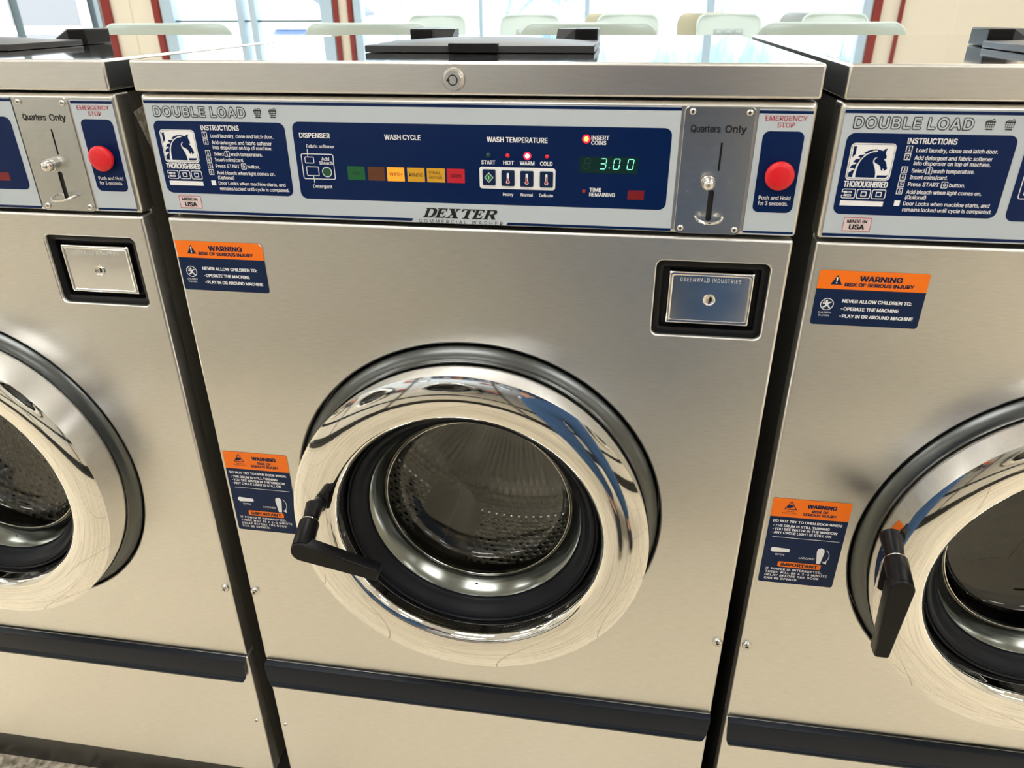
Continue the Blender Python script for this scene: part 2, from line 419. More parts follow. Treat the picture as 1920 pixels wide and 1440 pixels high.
class Decal(MB):
    """flat print, millimetres in washer coordinates; layer n sits n*0.12 mm in front of y0"""
    def __init__(self, y0): super().__init__(); self.y0 = y0
    def Y(self, layer): return self.y0 - layer * 0.00012
    def p(self, loops, mt, layer):
        if loops and not isinstance(loops[0][0], (tuple, list)): loops = [loops]
        self.poly([mmp(l) for l in loops], self.Y(layer), mt)
    def rr(self, x0, x1, z0, z1, r, mt, layer, hole=None):
        l = [rr(x0, x1, z0, z1, r)]
        if hole: l.append(rr(x0 + hole, x1 - hole, z0 + hole, z1 - hole, max(r - hole, 0.05)))
        self.p(l, mt, layer)
    def line(self, pts, w, mt, layer):
        for (x0, z0), (x1, z1) in zip(pts, pts[1:]):
            d = math.hypot(x1 - x0, z1 - z0) or 1e-6; nx, nz = -(z1 - z0) / d * w / 2, (x1 - x0) / d * w / 2
            self.p([(x0 - nx, z0 - nz), (x1 - nx, z1 - nz), (x1 + nx, z1 + nz), (x0 + nx, z0 + nz)], mt, layer)
    def text(self, s, x0, x1, zc, cap, mt, layer, bold=0.012, shear=0.0, space=1.0, grow=0.0):
        """cap-height `cap` centred on zc, squeezed to x0..x1"""
        vs, fs = text_data(s, 0.0, space)
        a = min(v[0] for v in vs); b = max(v[0] for v in vs)
        kz = cap / CAPH; z0 = zc - cap / 2
        bo = (bold + grow) * kz * 0.75
        k = (x1 - x0 - 2 * bold * kz * 0.75) / (b - a)
        x0 += bold * kz * 0.75
        offs = [(0, 0)]
        if grow > 0: offs = [(bo * math.cos(t * PI / 8), bo * math.sin(t * PI / 8)) for t in range(16)]
        elif bo > 0.001: offs = [(-bo, 0), (bo, 0)] if bo < 0.12 else [(-bo, -bo * .5), (bo, -bo * .5), (-bo, bo * .5), (bo, bo * .5), (0, 0)]
        y = self.Y(layer)
        for i, (ox, oz) in enumerate(offs):
            self.add([((x0 + ox + (v[0] - a) * k + shear * v[1] * kz) / 1000, y - i * 0.00008 / len(offs) - v[2], (z0 + oz + v[1] * kz) / 1000 + FL) for v in vs], [f for f in fs], mt)

# ------------------------------------------------------------------ object helpers
def tag(o, label=None, cat=None, group=None, kind=None):
    if label: o['label'] = label
    if cat: o['category'] = cat
    if group: o['group'] = group
    if kind: o['kind'] = kind
    return o
def empty(name, loc=(0, 0, 0), rz=0.0):
    o = bpy.data.objects.new(name, None); C.objects.link(o)
    o.location = loc; o.rotation_euler = (0, 0, rz); o.empty_display_size = 0.1
    return o
def copy_tree(o, parent=None, skip=()):
    c = o.copy(); C.objects.link(c)
    if parent: c.parent = parent
    for ch in list(o.children):
        if ch.name.split('.')[0] in skip: continue
        copy_tree(ch, c, skip)
    return c
def struct(name, mb): return tag(mb.build(name), kind='structure')

# ================================================================== THE ROOM
XL, XR, YB, YF = -7.2, 5.6, -4.2, 5.6
mb = MB(); mb.box(XL - .1, XR + .1, YB - .1, YF + .1, -0.12, 0, M_floor); struct('floor', mb)
mb = MB(); mb.box(XL - .1, XR + .1, YB - .1, YF + .1, CEIL, CEIL + .1, M_ceil); struct('ceiling', mb)
mb = MB(); mb.box(XL - .12, XL, YB, YF + .12, 0, CEIL, M_wallw); struct('wall_left', mb)
mb = MB(); mb.box(XR, XR + .12, YB, YF + .12, 0, CEIL, M_wall); struct('wall_right', mb)
mb = MB(); mb.box(XL, XR, YB - .12, YB, 0, CEIL, M_wallw); struct('wall_front', mb)
# the window wall: sill band, header, piers and the panelled stretch on the right
WIN = [(-6.9, -4.30), (-3.74, -2.26), (-2.08, 1.84)]
ZS, ZH = 0.55, 2.55
mb = MB()
mb.box(XL, XR, YF, YF + .12, 0, ZS, M_wall); mb.box(XL, XR, YF, YF + .12, ZH, CEIL, M_wall)
xs = [XL] + [a for w in WIN for a in w] + [XR]
for a, b in zip(xs[::2], xs[1::2]): mb.box(a, b, YF, YF + .12, ZS, ZH, M_wall)
mb.box(2.42, 2.424, YF - .002, YF, ZS, ZH, M_wallw); mb.box(-4.03, -4.02, YF - .002, YF, ZS, ZH, M_shellb)
struct('wall_back', mb)
for k, (x0, x1) in enumerate([(-4.275, -4.20), (-3.815, -3.757), (-2.247, -2.21), (-2.13, -2.09), (1.853, 1.909), (2.034, 2.06)]):
    mb = MB(); mb.box(x0, x1, YF - .03, YF, ZS - .05, ZH + .05, M_trim, 0.004); struct('trim_%d' % (k + 1), mb)
def window(k, x0, x1, bars, rails, fw_, dark=False):
    mb = MB(); mt = M_alu
    mb.box(x0, x0 + fw_, YF - .02, YF + .08, ZS, ZH, mt); mb.box(x1 - fw_, x1, YF - .02, YF + .08, ZS, ZH, mt)
    mb.box(x0, x1, YF - .02, YF + .08, ZS, ZS + .06, mt); mb.box(x0, x1, YF - .02, YF + .08, ZH - .06, ZH, mt)
    for b, w in bars: mb.box(b - w / 2, b + w / 2, YF - .01, YF + .07, ZS, ZH, M_dalu if dark else mt)
    for a, b, z, w in rails: mb.box(a, b, YF + .0, YF + .06, z - w / 2, z + w / 2, M_dalu)
    o = struct('window_%d' % k, mb)
    mb = MB(); mb.box(x0, x1, YF + .03, YF + .034, ZS, ZH, M_pane); mb.build('window_pane', o)
window(1, -6.9, -4.30, [(-5.13, .013), (-4.40, .013)], [], .04, True)
window(2, -3.74, -2.26, [(-3.055, .055), (-2.945, .055)], [(-3.74, -2.26, 1.095, .012)], .10)
window(3, -2.08, 1.84, [(-1.05, .03), (-.22, .035), (.70, .06)], [], .06)
# ceiling troffers
k = 0
for ix, x in enumerate((-5.4, -3.0, -0.55, 1.75, 4.1)):
    for iy, y in enumerate((-3.1, -0.75, 1.7, 4.1)):
        t = empty('ceiling_light', (x, y, CEIL))
        tag(t, 'recessed fluorescent ceiling troffer over the laundry floor', 'light', 'ceiling troffers')
        mb = MB(); mb.box(-.62, .62, -.32, .32, -.012, -.001, M_wallw); mb.build('light_frame', t)
        mb = MB(); mb.box(-.59, .59, -.29, .29, -.018, -.0125, M_light); mb.build('light_diffuser', t)

# ================================================================== THE WASHER
DX, DZ = 0.003, 0.314 + FL        # door centre

def make_decal():
    d = Decal(-0.0009)
    # overlay plates
    d.rr(-326.5, 211, 679.3, 795.6, 1.0, M_dsil, 0)
    d.rr(280, 327, 679.3, 794.6, 1.0, M_dsil, 0)
    d.p([(-326.5, 791.9), (211, 791.9), (211, 794.7), (-326.5, 794.7)], M_dnavy, 1)
    d.p([(-326.5, 680.4), (-52.5, 680.4), (-50.5, 683.2), (-326.5, 683.2)], M_dnavy, 1)
    d.p([(46.5, 679.6), (211, 679.6), (211, 682.2), (48.5, 682.2)], M_dnavy, 1)
    d.p([(280, 790.6), (327, 790.6), (327, 793.2), (280, 793.2)], M_dnavy, 1)
    d.p([(280, 680.4), (327, 680.4), (327, 682.6), (280, 682.6)], M_dnavy, 1)
    d.rr(-321, -178, 701.8, 775.2, 7, M_dnavy, 1)
    d.rr(-170, 204.2, 700, 776.5, 7, M_dnavy, 1)
    d.rr(285.8, 322.6, 701, 775.4, 6, M_dnavy, 1)
    # DOUBLE LOAD in outline
    for s, a, b in (('DOUBLE', -317.0, -261.3), ('LOAD', -254.8, -218.2)):
        d.text(s, a, b, 784.2, 9.0, M_ink, 2, 0.0, grow=0.072, space=1.12)
        d.text(s, a, b, 784.2, 9.0, M_dsil, 3, 0.0, grow=0.014, space=1.12)
    for x in (-208.7, -192.7):
        d.p([(x, 786.6), (x + 1.4, 779.6), (x + 7.0, 779.6), (x + 8.4, 786.6)], M_ink, 2)
        d.p([(x + .2, 786.4), (x + 2.2, 788.2), (x + 4.2, 787.6), (x + 6.6, 789.2), (x + 8.2, 786.4)], M_ink, 2)
        d.p([(x + 1.2, 786.8), (x + 2.4, 787.5), (x + 4.3, 786.9), (x + 6.4, 788.3), (x + 7.3, 786.8)], M_dsil, 3)
        for i in range(4):
            for j in range(3):
                cx = x + 1.75 + i * 1.63; cz = 781.2 + j * 1.9
                d.rr(cx - .55, cx + .55, cz - .6, cz + .6, .1, M_dsil, 3)
    # horse emblem
    bx0, bx1, bz0, bz1 = -315.8, -277.0, 733.6, 766.6
    d.rr(bx0, bx1, bz0, bz1, 3.6, M_white, 2); d.rr(bx0 + .9, bx1 - .9, bz0 + .9, bz1 - .9, 2.9, M_dnavy, 3, 0.35)
    q00, q10, q11, q01 = (248, 124), (1122, 132), (988, 850), (122, 838)
    def inv(p):
        u = v = 0.5
        for _ in range(12):
            X = [(1 - u) * (1 - v) * q00[i] + u * (1 - v) * q10[i] + u * v * q11[i] + (1 - u) * v * q01[i] for i in (0, 1)]
            ju = [(1 - v) * (q10[i] - q00[i]) + v * (q11[i] - q01[i]) for i in (0, 1)]
            jv = [(1 - u) * (q01[i] - q00[i]) + u * (q11[i] - q10[i]) for i in (0, 1)]
            det = ju[0] * jv[1] - ju[1] * jv[0]; ex, ey = p[0] - X[0], p[1] - X[1]
            u += (ex * jv[1] - ey * jv[0]) / det; v += (ju[0] * ey - ju[1] * ex) / det
        return (bx0 + u * (bx1 - bx0), bz1 - v * (bz1 - bz0))
    H = [
        [(320, 785), (330, 720), (345, 650), (375, 560), (420, 470), (480, 400), (550, 345), (640, 303), (750, 286), (758, 266), (690, 265), (600, 297), (530, 335), (478, 316), (560, 272), (650, 247), (740, 243), (830, 262), (855, 270), (885, 240), (945, 223), (925, 260), (908, 300), (912, 340), (925, 375), (915, 430), (885, 422), (880, 440), (905, 470), (925, 520), (930, 570), (943, 605), (930, 625), (905, 640), (885, 660), (872, 660), (873, 620), (860, 610), (848, 625), (848, 655), (830, 655), (815, 630), (808, 580), (790, 550), (745, 520), (710, 505), (690, 480), (690, 455), (715, 420), (745, 400), (735, 390), (700, 408), (672, 445), (665, 490), (680, 540), (700, 600), (712, 660), (715, 720), (705, 792)],
        [(370, 385), (400, 355), (490, 345), (525, 340), (470, 380), (420, 438), (408, 415), (410, 395), (390, 390)],
        [(275, 500), (310, 450), (345, 430), (405, 424), (415, 445), (375, 500), (348, 545), (338, 505), (300, 495)],
        [(212, 615), (240, 560), (275, 540), (338, 522), (345, 550), (312, 640), (285, 612), (260, 605), (215, 618)],
        [(195, 692), (285, 635), (302, 655), (278, 720), (268, 785), (175, 780)],
        [(292, 190), (355, 186), (342, 215), (325, 335), (270, 390), (256, 408), (280, 240)],
        [(750, 742), (930, 745), (952, 728), (945, 765), (915, 790), (738, 790)]]
    for h in H: d.p([inv(p) for p in h], M_dnavy, 3)
    d.text('THOROUGHBRED', -316.0, -277.3, 730.0, 5.2, M_white, 2, 0.035)
    for i, ch in enumerate('300'):     # fat outlined numerals
        x = -316.2 + i * 13.3; w = 12.3; z0, z1 = 716.7, 725.6
        if ch == '0':
            d.rr(x, x + w, z0, z1, 1.6, M_white, 2); d.rr(x + .7, x + w - .7, z0 + .7, z1 - .7, 1.1, M_dnavy, 3)
            d.rr(x + 3.6, x + w - 3.6, z0 + 2.2, z1 - 2.2, .5, M_white, 4); d.rr(x + 4.3, x + w - 4.3, z0 + 2.9, z1 - 2.9, .3, M_dnavy, 5)
        else:
            d.rr(x, x + w, z0, z1, 1.6, M_white, 2); d.rr(x + .7, x + w - .7, z0 + .7, z1 - .7, 1.1, M_dnavy, 3)
            for zc in (722.6, 719.6):
                d.rr(x + 2.0, x + w - 3.6, zc - .9, zc + .9, .4, M_white, 4); d.rr(x + 4.4, x + w - 4.3, zc - .3, zc + .3, .2, M_dnavy, 5)
            d.p([(x - .1, 719.3), (x + 2.8, 719.3), (x + 2.8, 722.9), (x - .1, 722.9)], M_white, 4)
            d.p([(x - .2, 719.9), (x + 2.2, 719.9), (x + 2.2, 722.3), (x - .2, 722.3)], M_dnavy, 5)
    d.p([(-316, 710), (-277.8, 710), (-277.8, 714.6), (-316, 714.6)], M_white, 2)
    # instructions
    W = M_white
    d.text('INSTRUCTIONS', -268.9, -227.3, 769.2, 4.8, W, 2, 0.026)
    rows = [('Load laundry, close and latch door.', -259.8, -191.6, 761.3), ('Add detergent and fabric softener', -259.8, -194.4, 754.7), ('into dispenser on top of machine.', -259.5, -194.6, 749.9),
            ('Select', -259.6, -248.2, 743.4), ('wash temperature.', -241.3, -206.2, 743.4), ('Insert coins/card.', -259.6, -227.6, 737.5), ('Press START', -260.0, -233.4, 731.2), ('button.', -224.6, -211.1, 731.2),
            ('Add bleach when light comes on.', -259.9, -195.4, 724.2), ('(Optional)', -259.7, -241.7, 719.3), ('Door Locks when machine starts, and', -260.2, -185.8, 713.5), ('remains locked until cycle is completed.', -259.7, -182.5, 707.9)]
    for s, a, b, z in rows: d.text(s, a, b, z, 3.5, W, 2, 0.020)
    for nmb, z in zip('123456', (762.2, 755.4, 744.0, 737.4, 731.3, 724.7)):
        d.rr(-268.7, -263.3, z - 2.9, z + 2.9, .2, W, 2); d.rr(-268.1, -263.9, z - 2.3, z + 2.3, .1, M_dnavy, 3)
        d.text(nmb, -267.0 if nmb != '1' else -266.8, -265.0, z, 3.3, W, 4, 0.02)
    d.p([(-268.2, 711), (-263.2, 711), (-263.2, 716), (-268.2, 716)], W, 2)
    d.rr(-247.6, -242.0, 740.4, 746.4, .9, W, 2); d.rr(-247.0, -242.6, 741.0, 745.8, .6, M_dnavy, 3)
    d.p([(-245.3, 742.4), (-244.3, 742.4), (-244.3, 745.4), (-245.3, 745.4)], W, 4); d.p(circ(-244.8, 742.2, .85, 12), W, 4)
    d.rr(-231.6, -225.9, 728.2, 734.2, .9, W, 2); d.rr(-231.0, -226.5, 728.8, 733.6, .6, M_dnavy, 3)
    d.p([[(-230.4, 731.2), (-228.75, 729.4), (-227.1, 731.2), (-228.75, 733.0)], [(-229.6, 731.2), (-228.75, 732.1), (-227.9, 731.2), (-228.75, 730.3)]], W, 4)
    # made in usa
    d.rr(-309.3, -284.2, 685.9, 698.9, .1, M_pink, 2); d.rr(-309.3, -284.2, 685.9, 698.9, .1, M_redink, 3, .45)
    d.text('MADE IN', -306.2, -288.2, 695.4, 3.0, M_ink, 3, 0.045); d.text('USA', -303.6, -289.6, 690.0, 4.6, M_ink, 3, 0.055)
    # dispenser diagram
    d.text('DISPENSER', -163.5, -131.2, 763.6, 4.7, W, 2, 0.026)
    d.text('Fabric softener', -157.4, -127.6, 753.2, 3.2, W, 2, 0.020)
    d.rr(-164.6, -130.0, 720.3, 745.9, 2.2, W, 2, .75)
    d.rr(-161.0, -151.0, 736.2, 742.8, 1.2, W, 2, .7); d.rr(-160.5, -147.0, 723.6, 733.2, 1.2, W, 2, .7)
    d.p(circ(-138.6, 727.9, 5.2), W, 2); d.p(circ(-138.6, 727.9, 4.4), M_dgreen, 3)
    d.text('Add', -143.0, -134.8, 741.0, 3.4, W, 2, 0.020); d.text('Bleach', -145.3, -131.2, 736.9, 3.4, W, 2, 0.020)
    d.line([(-157.0, 750.4), (-157.2, 742.6)], .7, W, 2); d.line([(-153.6, 723.8), (-153.3, 716.6)], .7, W, 2)
    d.text('Detergent', -155.4, -134.8, 713.2, 3.2, W, 2, 0.020)
    # captions
    d.text('WASH CYCLE', -74.8, -37.8, 763.5, 4.7, W, 2, 0.026)
    d.text('WASH TEMPERATURE', 28.2, 87.6, 763.2, 4.7, W, 2, 0.026)
    for s, a, b in (('START', 22.3, 36.4), ('HOT', 44.2, 55.0), ('WARM', 60.7, 75.0), ('COLD', 80.6, 92.8)): d.text(s, a, b, 741.5, 3.7, W, 2, 0.026)
    for s, a, b in (('Heavy', 43.6, 54.2), ('Normal', 61.6, 73.8), ('Delicate', 80.1, 93.9)): d.text(s, a, b, 710.8, 3.1, W, 2, 0.020)
    d.rr(20.2, 95.8, 716.0, 737.2, 2.6, W, 2)
    d.text('INSERT', 129.3, 146.2, 766.7, 3.6, W, 2, 0.026); d.text('COINS', 129.3, 143.6, 762.1, 3.6, W, 2, 0.026)
    d.text('TIME', 129.5, 141.0, 717.7, 3.6, W, 2, 0.026); d.text('REMAINING', 129.5, 154.6, 713.2, 3.6, W, 2, 0.026)
    # maker's name in slanted slab serifs
    S = 9.9 / 165.0
    def up_(pts, x): return [(-40.6 + (x - 215 + px + pz * 0.5) * 0.0562, 684.6 + pz * S) for px, pz in pts]
    t = 16
    D_ = [[(0, 0), (150, 0), (195, 20), (222, 60), (228, 95), (215, 135), (185, 158), (140, 165), (0, 165), (0, 165 - t), (22, 165 - t), (22, t), (0, t)],
          [(80, t + 2), (80, 147), (125, 147), (152, 128), (160, 95), (154, 55), (138, 28), (112, t + 2)]]
    E_ = [[(0, 0), (178, 0), (190, 52), (172, 52), (150, t + 6), (82, t + 4), (82, 76), (112, 76), (118, 56), (134, 56), (134, 120), (118, 120), (112, 96), (82, 96), (82, 146), (146, 146), (164, 114), (182, 114), (178, 165), (0, 165), (0, 165 - t), (22, 165 - t), (22, t), (0, t)]]
    X_ = [[(0, 0), (88, 0), (88, t), (62, t), (102, 62), (136, t), (120, t), (120, 0), (238, 0), (238, t), (214, t), (150, 98), (186, 149), (212, 149), (212, 165), (130, 165), (130, 149), (154, 149), (126, 110), (100, 149), (116, 149), (116, 165), (6, 165), (6, 149), (28, 149), (82, 78), (30, t), (0, t)]]
    T_ = [[(62, 0), (186, 0), (186, t), (156, t), (156, 147), (196, 147), (222, 110), (240, 110), (236, 165), (4, 165), (0, 110), (18, 110), (46, 147), (92, 147), (92, t), (62, t)]]
    R_ = [[(0, 0), (104, 0), (104, t), (82, t), (82, 72), (104, 72), (150, 18), (170, 0), (236, 0), (236, t), (222, t), (170, 78), (204, 96), (212, 124), (196, 154), (156, 165), (0, 165), (0, 165 - t), (22, 165 - t), (22, t), (0, t)],
          [(82, 90), (82, 147), (128, 147), (148, 134), (150, 112), (138, 94), (120, 90)]]
    for L_, x in ((D_, 215), (E_, 437), (X_, 640), (T_, 890), (E_, 1125), (R_, 1332)): d.p([up_(l, x) for l in L_], M_ink, 2)
    x = -45.0
    d.text('COMMERCIAL', -44.6, 5.4, 680.9, 3.7, M_ink, 2, 0.0, space=1.5); d.text('WASHER', 10.8, 43.2, 680.9, 3.7, M_ink, 2, 0.0, space=1.5)
    # emergency stop
    d.text('EMERGENCY', 286.0, 322.4, 786.7, 4.3, M_redink, 2, 0.012); d.text('STOP', 297.2, 312.2, 780.9, 4.3, M_redink, 2, 0.012)
    d.text('Push and Hold', 290.2, 319.2, 715.0, 3.6, W, 2, 0.016); d.text('for 3 seconds.', 290.2, 317.6, 709.8, 3.6, W, 2, 0.016)
    return d

def screw(mb, x, z, r, y0, mt=None):
    mt = mt or M_silver
    mb.lathe([(r, y0), (r, y0 - .35 * r), (r * .82, y0 - .62 * r), (r * .5, y0 - .74 * r), (0.0002, y0 - .76 * r)], x, z, mt, 20)
    for a in (0.4, 0.4 + PI / 2):
        c, s = math.cos(a), math.sin(a); l, w = r * .42, r * .1
        yy = y0 - .78 * r
        mb.add([(x + c * l - s * w, yy, z + s * l + c * w), (x + c * l + s * w, yy, z + s * l - c * w), (x - c * l + s * w, yy, z - s * l - c * w), (x - c * l - s * w, yy, z - s * l + c * w)], [(0, 1, 2, 3)], M_dark)

def sticker_children(x0, z1, curl):
    """102.5 x 57 mm children warning, x0 = left edge, z1 = top edge"""
    d = Decal(-0.0004); w, h = 102.5, 57.4; x1 = x0 + w; z0 = z1 - h; zm = z1 - 19.2
    if curl: d.p([(x0, zm), (x1, zm), (x1, z1 - 4), (x1 - 1.2, z1 - 1.6), (x1 - 4, z1), (x0, z1)], M_orange, 0)
    else: d.p([(x0, zm), (x1, zm)] + [p for p in rr(x0, x1, zm, z1, 2.5)[7:21]], M_orange, 0)
    d.p(rr(x0, x1, z0, zm, 3)[:7] + [(x1, zm), (x0, zm)] + rr(x0, x1, z0, zm, 3)[21:], M_snavy, 0)
    X = lambda f: x0 + f * w
    if curl: d.p([(x1 - 4, z1), (x1 - 1.2, z1 - 1.6), (x1 - .4, z1 - 4), (x1 - 3.4, z1 - 2.2)], M_white, 1)
    d.text('WARNING', X(.375), X(.765), z1 - 7.6, 5.2, M_snavy, 1, 0.055)
    d.text('RISK OF SERIOUS INJURY', X(.25), X(.88), z1 - 14.0, 3.5, M_snavy, 1, 0.055)
    d.p([(X(.12), z1 - 14.6), (X(.225), z1 - 14.6), (X(.173), z1 - 4.4)], M_snavy, 1)
    d.p([(X(.168), z1 - 11.0), (X(.178), z1 - 11.0), (X(.181), z1 - 6.8), (X(.165), z1 - 6.8)], M_white, 2); d.p(circ(X(.173), z1 - 12.6, .75, 10), M_white, 2)
    d.text('NEVER ALLOW CHILDREN TO:', X(.26), X(.897), z1 - 31.2, 3.4, M_white, 1, 0.045)
    d.text('-OPERATE THE MACHINE', X(.262), X(.796), z1 - 39.4, 3.4, M_white, 1, 0.045)
    d.text('-PLAY IN OR AROUND MACHINE', X(.262), X(.94), z1 - 47.2, 3.4, M_white, 1, 0.045)
    cx, cz = X(.125), z1 - 35.4
    d.p([circ(cx, cz, 6.4), circ(cx, cz, 5.7)], M_white, 1)
    d.p(circ(cx - .6, cz + 3.4, 1.15, 12), M_white, 1)
    d.p([(cx - 1.6, cz + 2.2), (cx + 1.0, cz + 2.0), (cx + 3.2, cz + 3.0), (cx + 4.2, cz + 2.4), (cx + 3.8, cz + 1.6), (cx + 1.4, cz + .6), (cx + 1.5, cz - .8), (cx + 3.0, cz - 2.4), (cx + 3.4, cz - 4.2), (cx + 2.0, cz - 4.3), (cx + 1.6, cz - 2.9), (cx + .2, cz - 1.8), (cx - 1.4, cz - 3.2), (cx - 3.6, cz - 3.9), (cx - 3.9, cz - 2.7), (cx - 2.2, cz - 2.0), (cx - 1.2, cz - .4), (cx - 1.8, cz + .6), (cx - 3.4, cz - .2), (cx - 4.4, cz + 1.2), (cx - 3.6, cz + 1.8), (cx - 2.8, cz + 1.2)], M_white, 1)
    d.line([(cx - 4.2, cz + 4.2), (cx + 4.2, cz - 4.2)], .5, M_white, 1)
    d.text('CHILDREN', X(.055), X(.175), z1 - 44.2, 1.9, M_white, 1, 0.0); d.text('PLAYING', X(.065), X(.165), z1 - 47.4, 1.9, M_white, 1, 0.0)
    return d
def sticker_door(x0, z1):
    d = Decal(-0.0004); w, h = 87.2, 125.6; x1 = x0 + w; z0 = z1 - h; zm = z1 - 26
    X = lambda f: x0 + f * w
    d.p([(x0, zm), (x1, zm)] + rr(x0, x1, zm, z1, 2.5)[7:21], M_orange, 0)
    d.p(rr(x0, x1, z0, zm, 3)[:7] + [(x1, zm), (x0, zm)] + rr(x0, x1, z0, zm, 3)[21:], M_snavy, 0)
    d.text('WARNING', X(.445), X(.82), z1 - 8.6, 5.0, M_snavy, 1, 0.06)
    d.text('RISK OF', X(.52), X(.73), z1 - 15.4, 3.4, M_snavy, 1, 0.045); d.text('SERIOUS INJURY', X(.41), X(.84), z1 - 20.2, 3.4, M_snavy, 1, 0.045)
    d.p([[(X(.155), z1 - 15.2), (X(.325), z1 - 15.2), (X(.24), z1 - 2.8)], [(X(.173), z1 - 14.3), (X(.24), z1 - 4.6), (X(.307), z1 - 14.3)]], M_snavy, 1)
    d.p([(X(.185), z1 - 13), (X(.2), z1 - 9.5), (X(.235), z1 - 8.0), (X(.265), z1 - 9.0), (X(.28), z1 - 11.5), (X(.25), z1 - 12), (X(.235), z1 - 13.2)], M_snavy, 1)
    d.text('OBSERVE', X(.185), X(.295), z1 - 17.6, 1.5, M_snavy, 1, 0.0); d.text('PRECAUTIONS', X(.145), X(.335), z1 - 20.2, 1.5, M_snavy, 1, 0.0)
    N = lambda v: zm - v * 99.5
    for s, a, b, v in (('DO NOT TRY TO OPEN DOOR WHEN:', .05, .94, .062), ('-THE DRUM IS STILL TURNING', .06, .79, .128), ('-YOU SEE WATER IN THE WINDOW', .06, .90, .180), ('-ANY CYCLE LIGHT IS STILL ON', .06, .83, .232)):
        d.text(s, X(a), X(b), N(v), 3.3, M_white, 1, 0.036)
    d.line([(X(.08), N(.30)), (X(.95), N(.30))], .6, M_white, 1)
    d.p([(X(.12), N(.455)), (X(.34), N(.468)), (X(.34), N(.515)), (X(.12), N(.525)), (X(.095), N(.510)), (X(.088), N(.488)), (X(.1), N(.465))], M_white, 1)
    d.p([(X(.705), N(.43)), (X(.745), N(.41)), (X(.785), N(.43)), (X(.795), N(.47)), (X(.77), N(.65)), (X(.72), N(.65)), (X(.695), N(.47))], M_white, 1)
    arc = [(X(.79) + 6.5 * math.sin(a), N(.53) + 9.5 * math.cos(a)) for a in [i * PI / 10 for i in range(1, 9)]]
    d.line(arc, .7, M_white, 1)
    d.p([(X(.79), N(.625)), (X(.845), N(.60)), (X(.85), N(.65))], M_white, 1)
    d.text('OPEN', X(.16), X(.28), N(.56), 2.6, M_white, 1, 0.01); d.text('LATCHED', X(.48), X(.685), N(.585), 2.6, M_white, 1, 0.01)
    d.rr(X(.22), X(.79), N(.745), N(.665), 1.8, M_orange, 1); d.text('IMPORTANT', X(.26), X(.75), N(.705), 4.2, M_ink, 2, 0.06)
    for s, a, b, v in (('IF POWER IS INTERRUPTED,', .075, .82, .785), ('THERE WILL BE A 2-3 MINUTE', .075, .90, .835), ('DELAY BEFORE THE DOOR', .075, .80, .885), ('CAN BE OPENED.', .075, .53, .935)):
        d.text(s, X(a), X(b), N(v), 3.1, M_white, 1, 0.03, space=1.15)
    return d

def panel(name, x0, x1, z0, z1, root, mt, holes=(), ret=0.020, lip=0.003):
    """pressed sheet front: flat face with rolled edges and returned flanges"""
    mb = MB()
    o1 = rr(x0 + lip, x1 - lip, z0 + lip, z1 - lip, 0.002, 3)
    mb.poly([o1] + [h for h in holes], 0, mt)
    def off(d): return rr(x0 + d, x1 - d, z0 + d, z1 - d, 0.002, 3)
    a = [at_y(off(lip - lip * math.sin(t)), lip - lip * math.cos(t)) for t in (0, PI / 8, PI / 4, 3 * PI / 8, PI / 2)]
    a.append(at_y(off(0), ret))
    mb.loft(a, mt)
    return mb

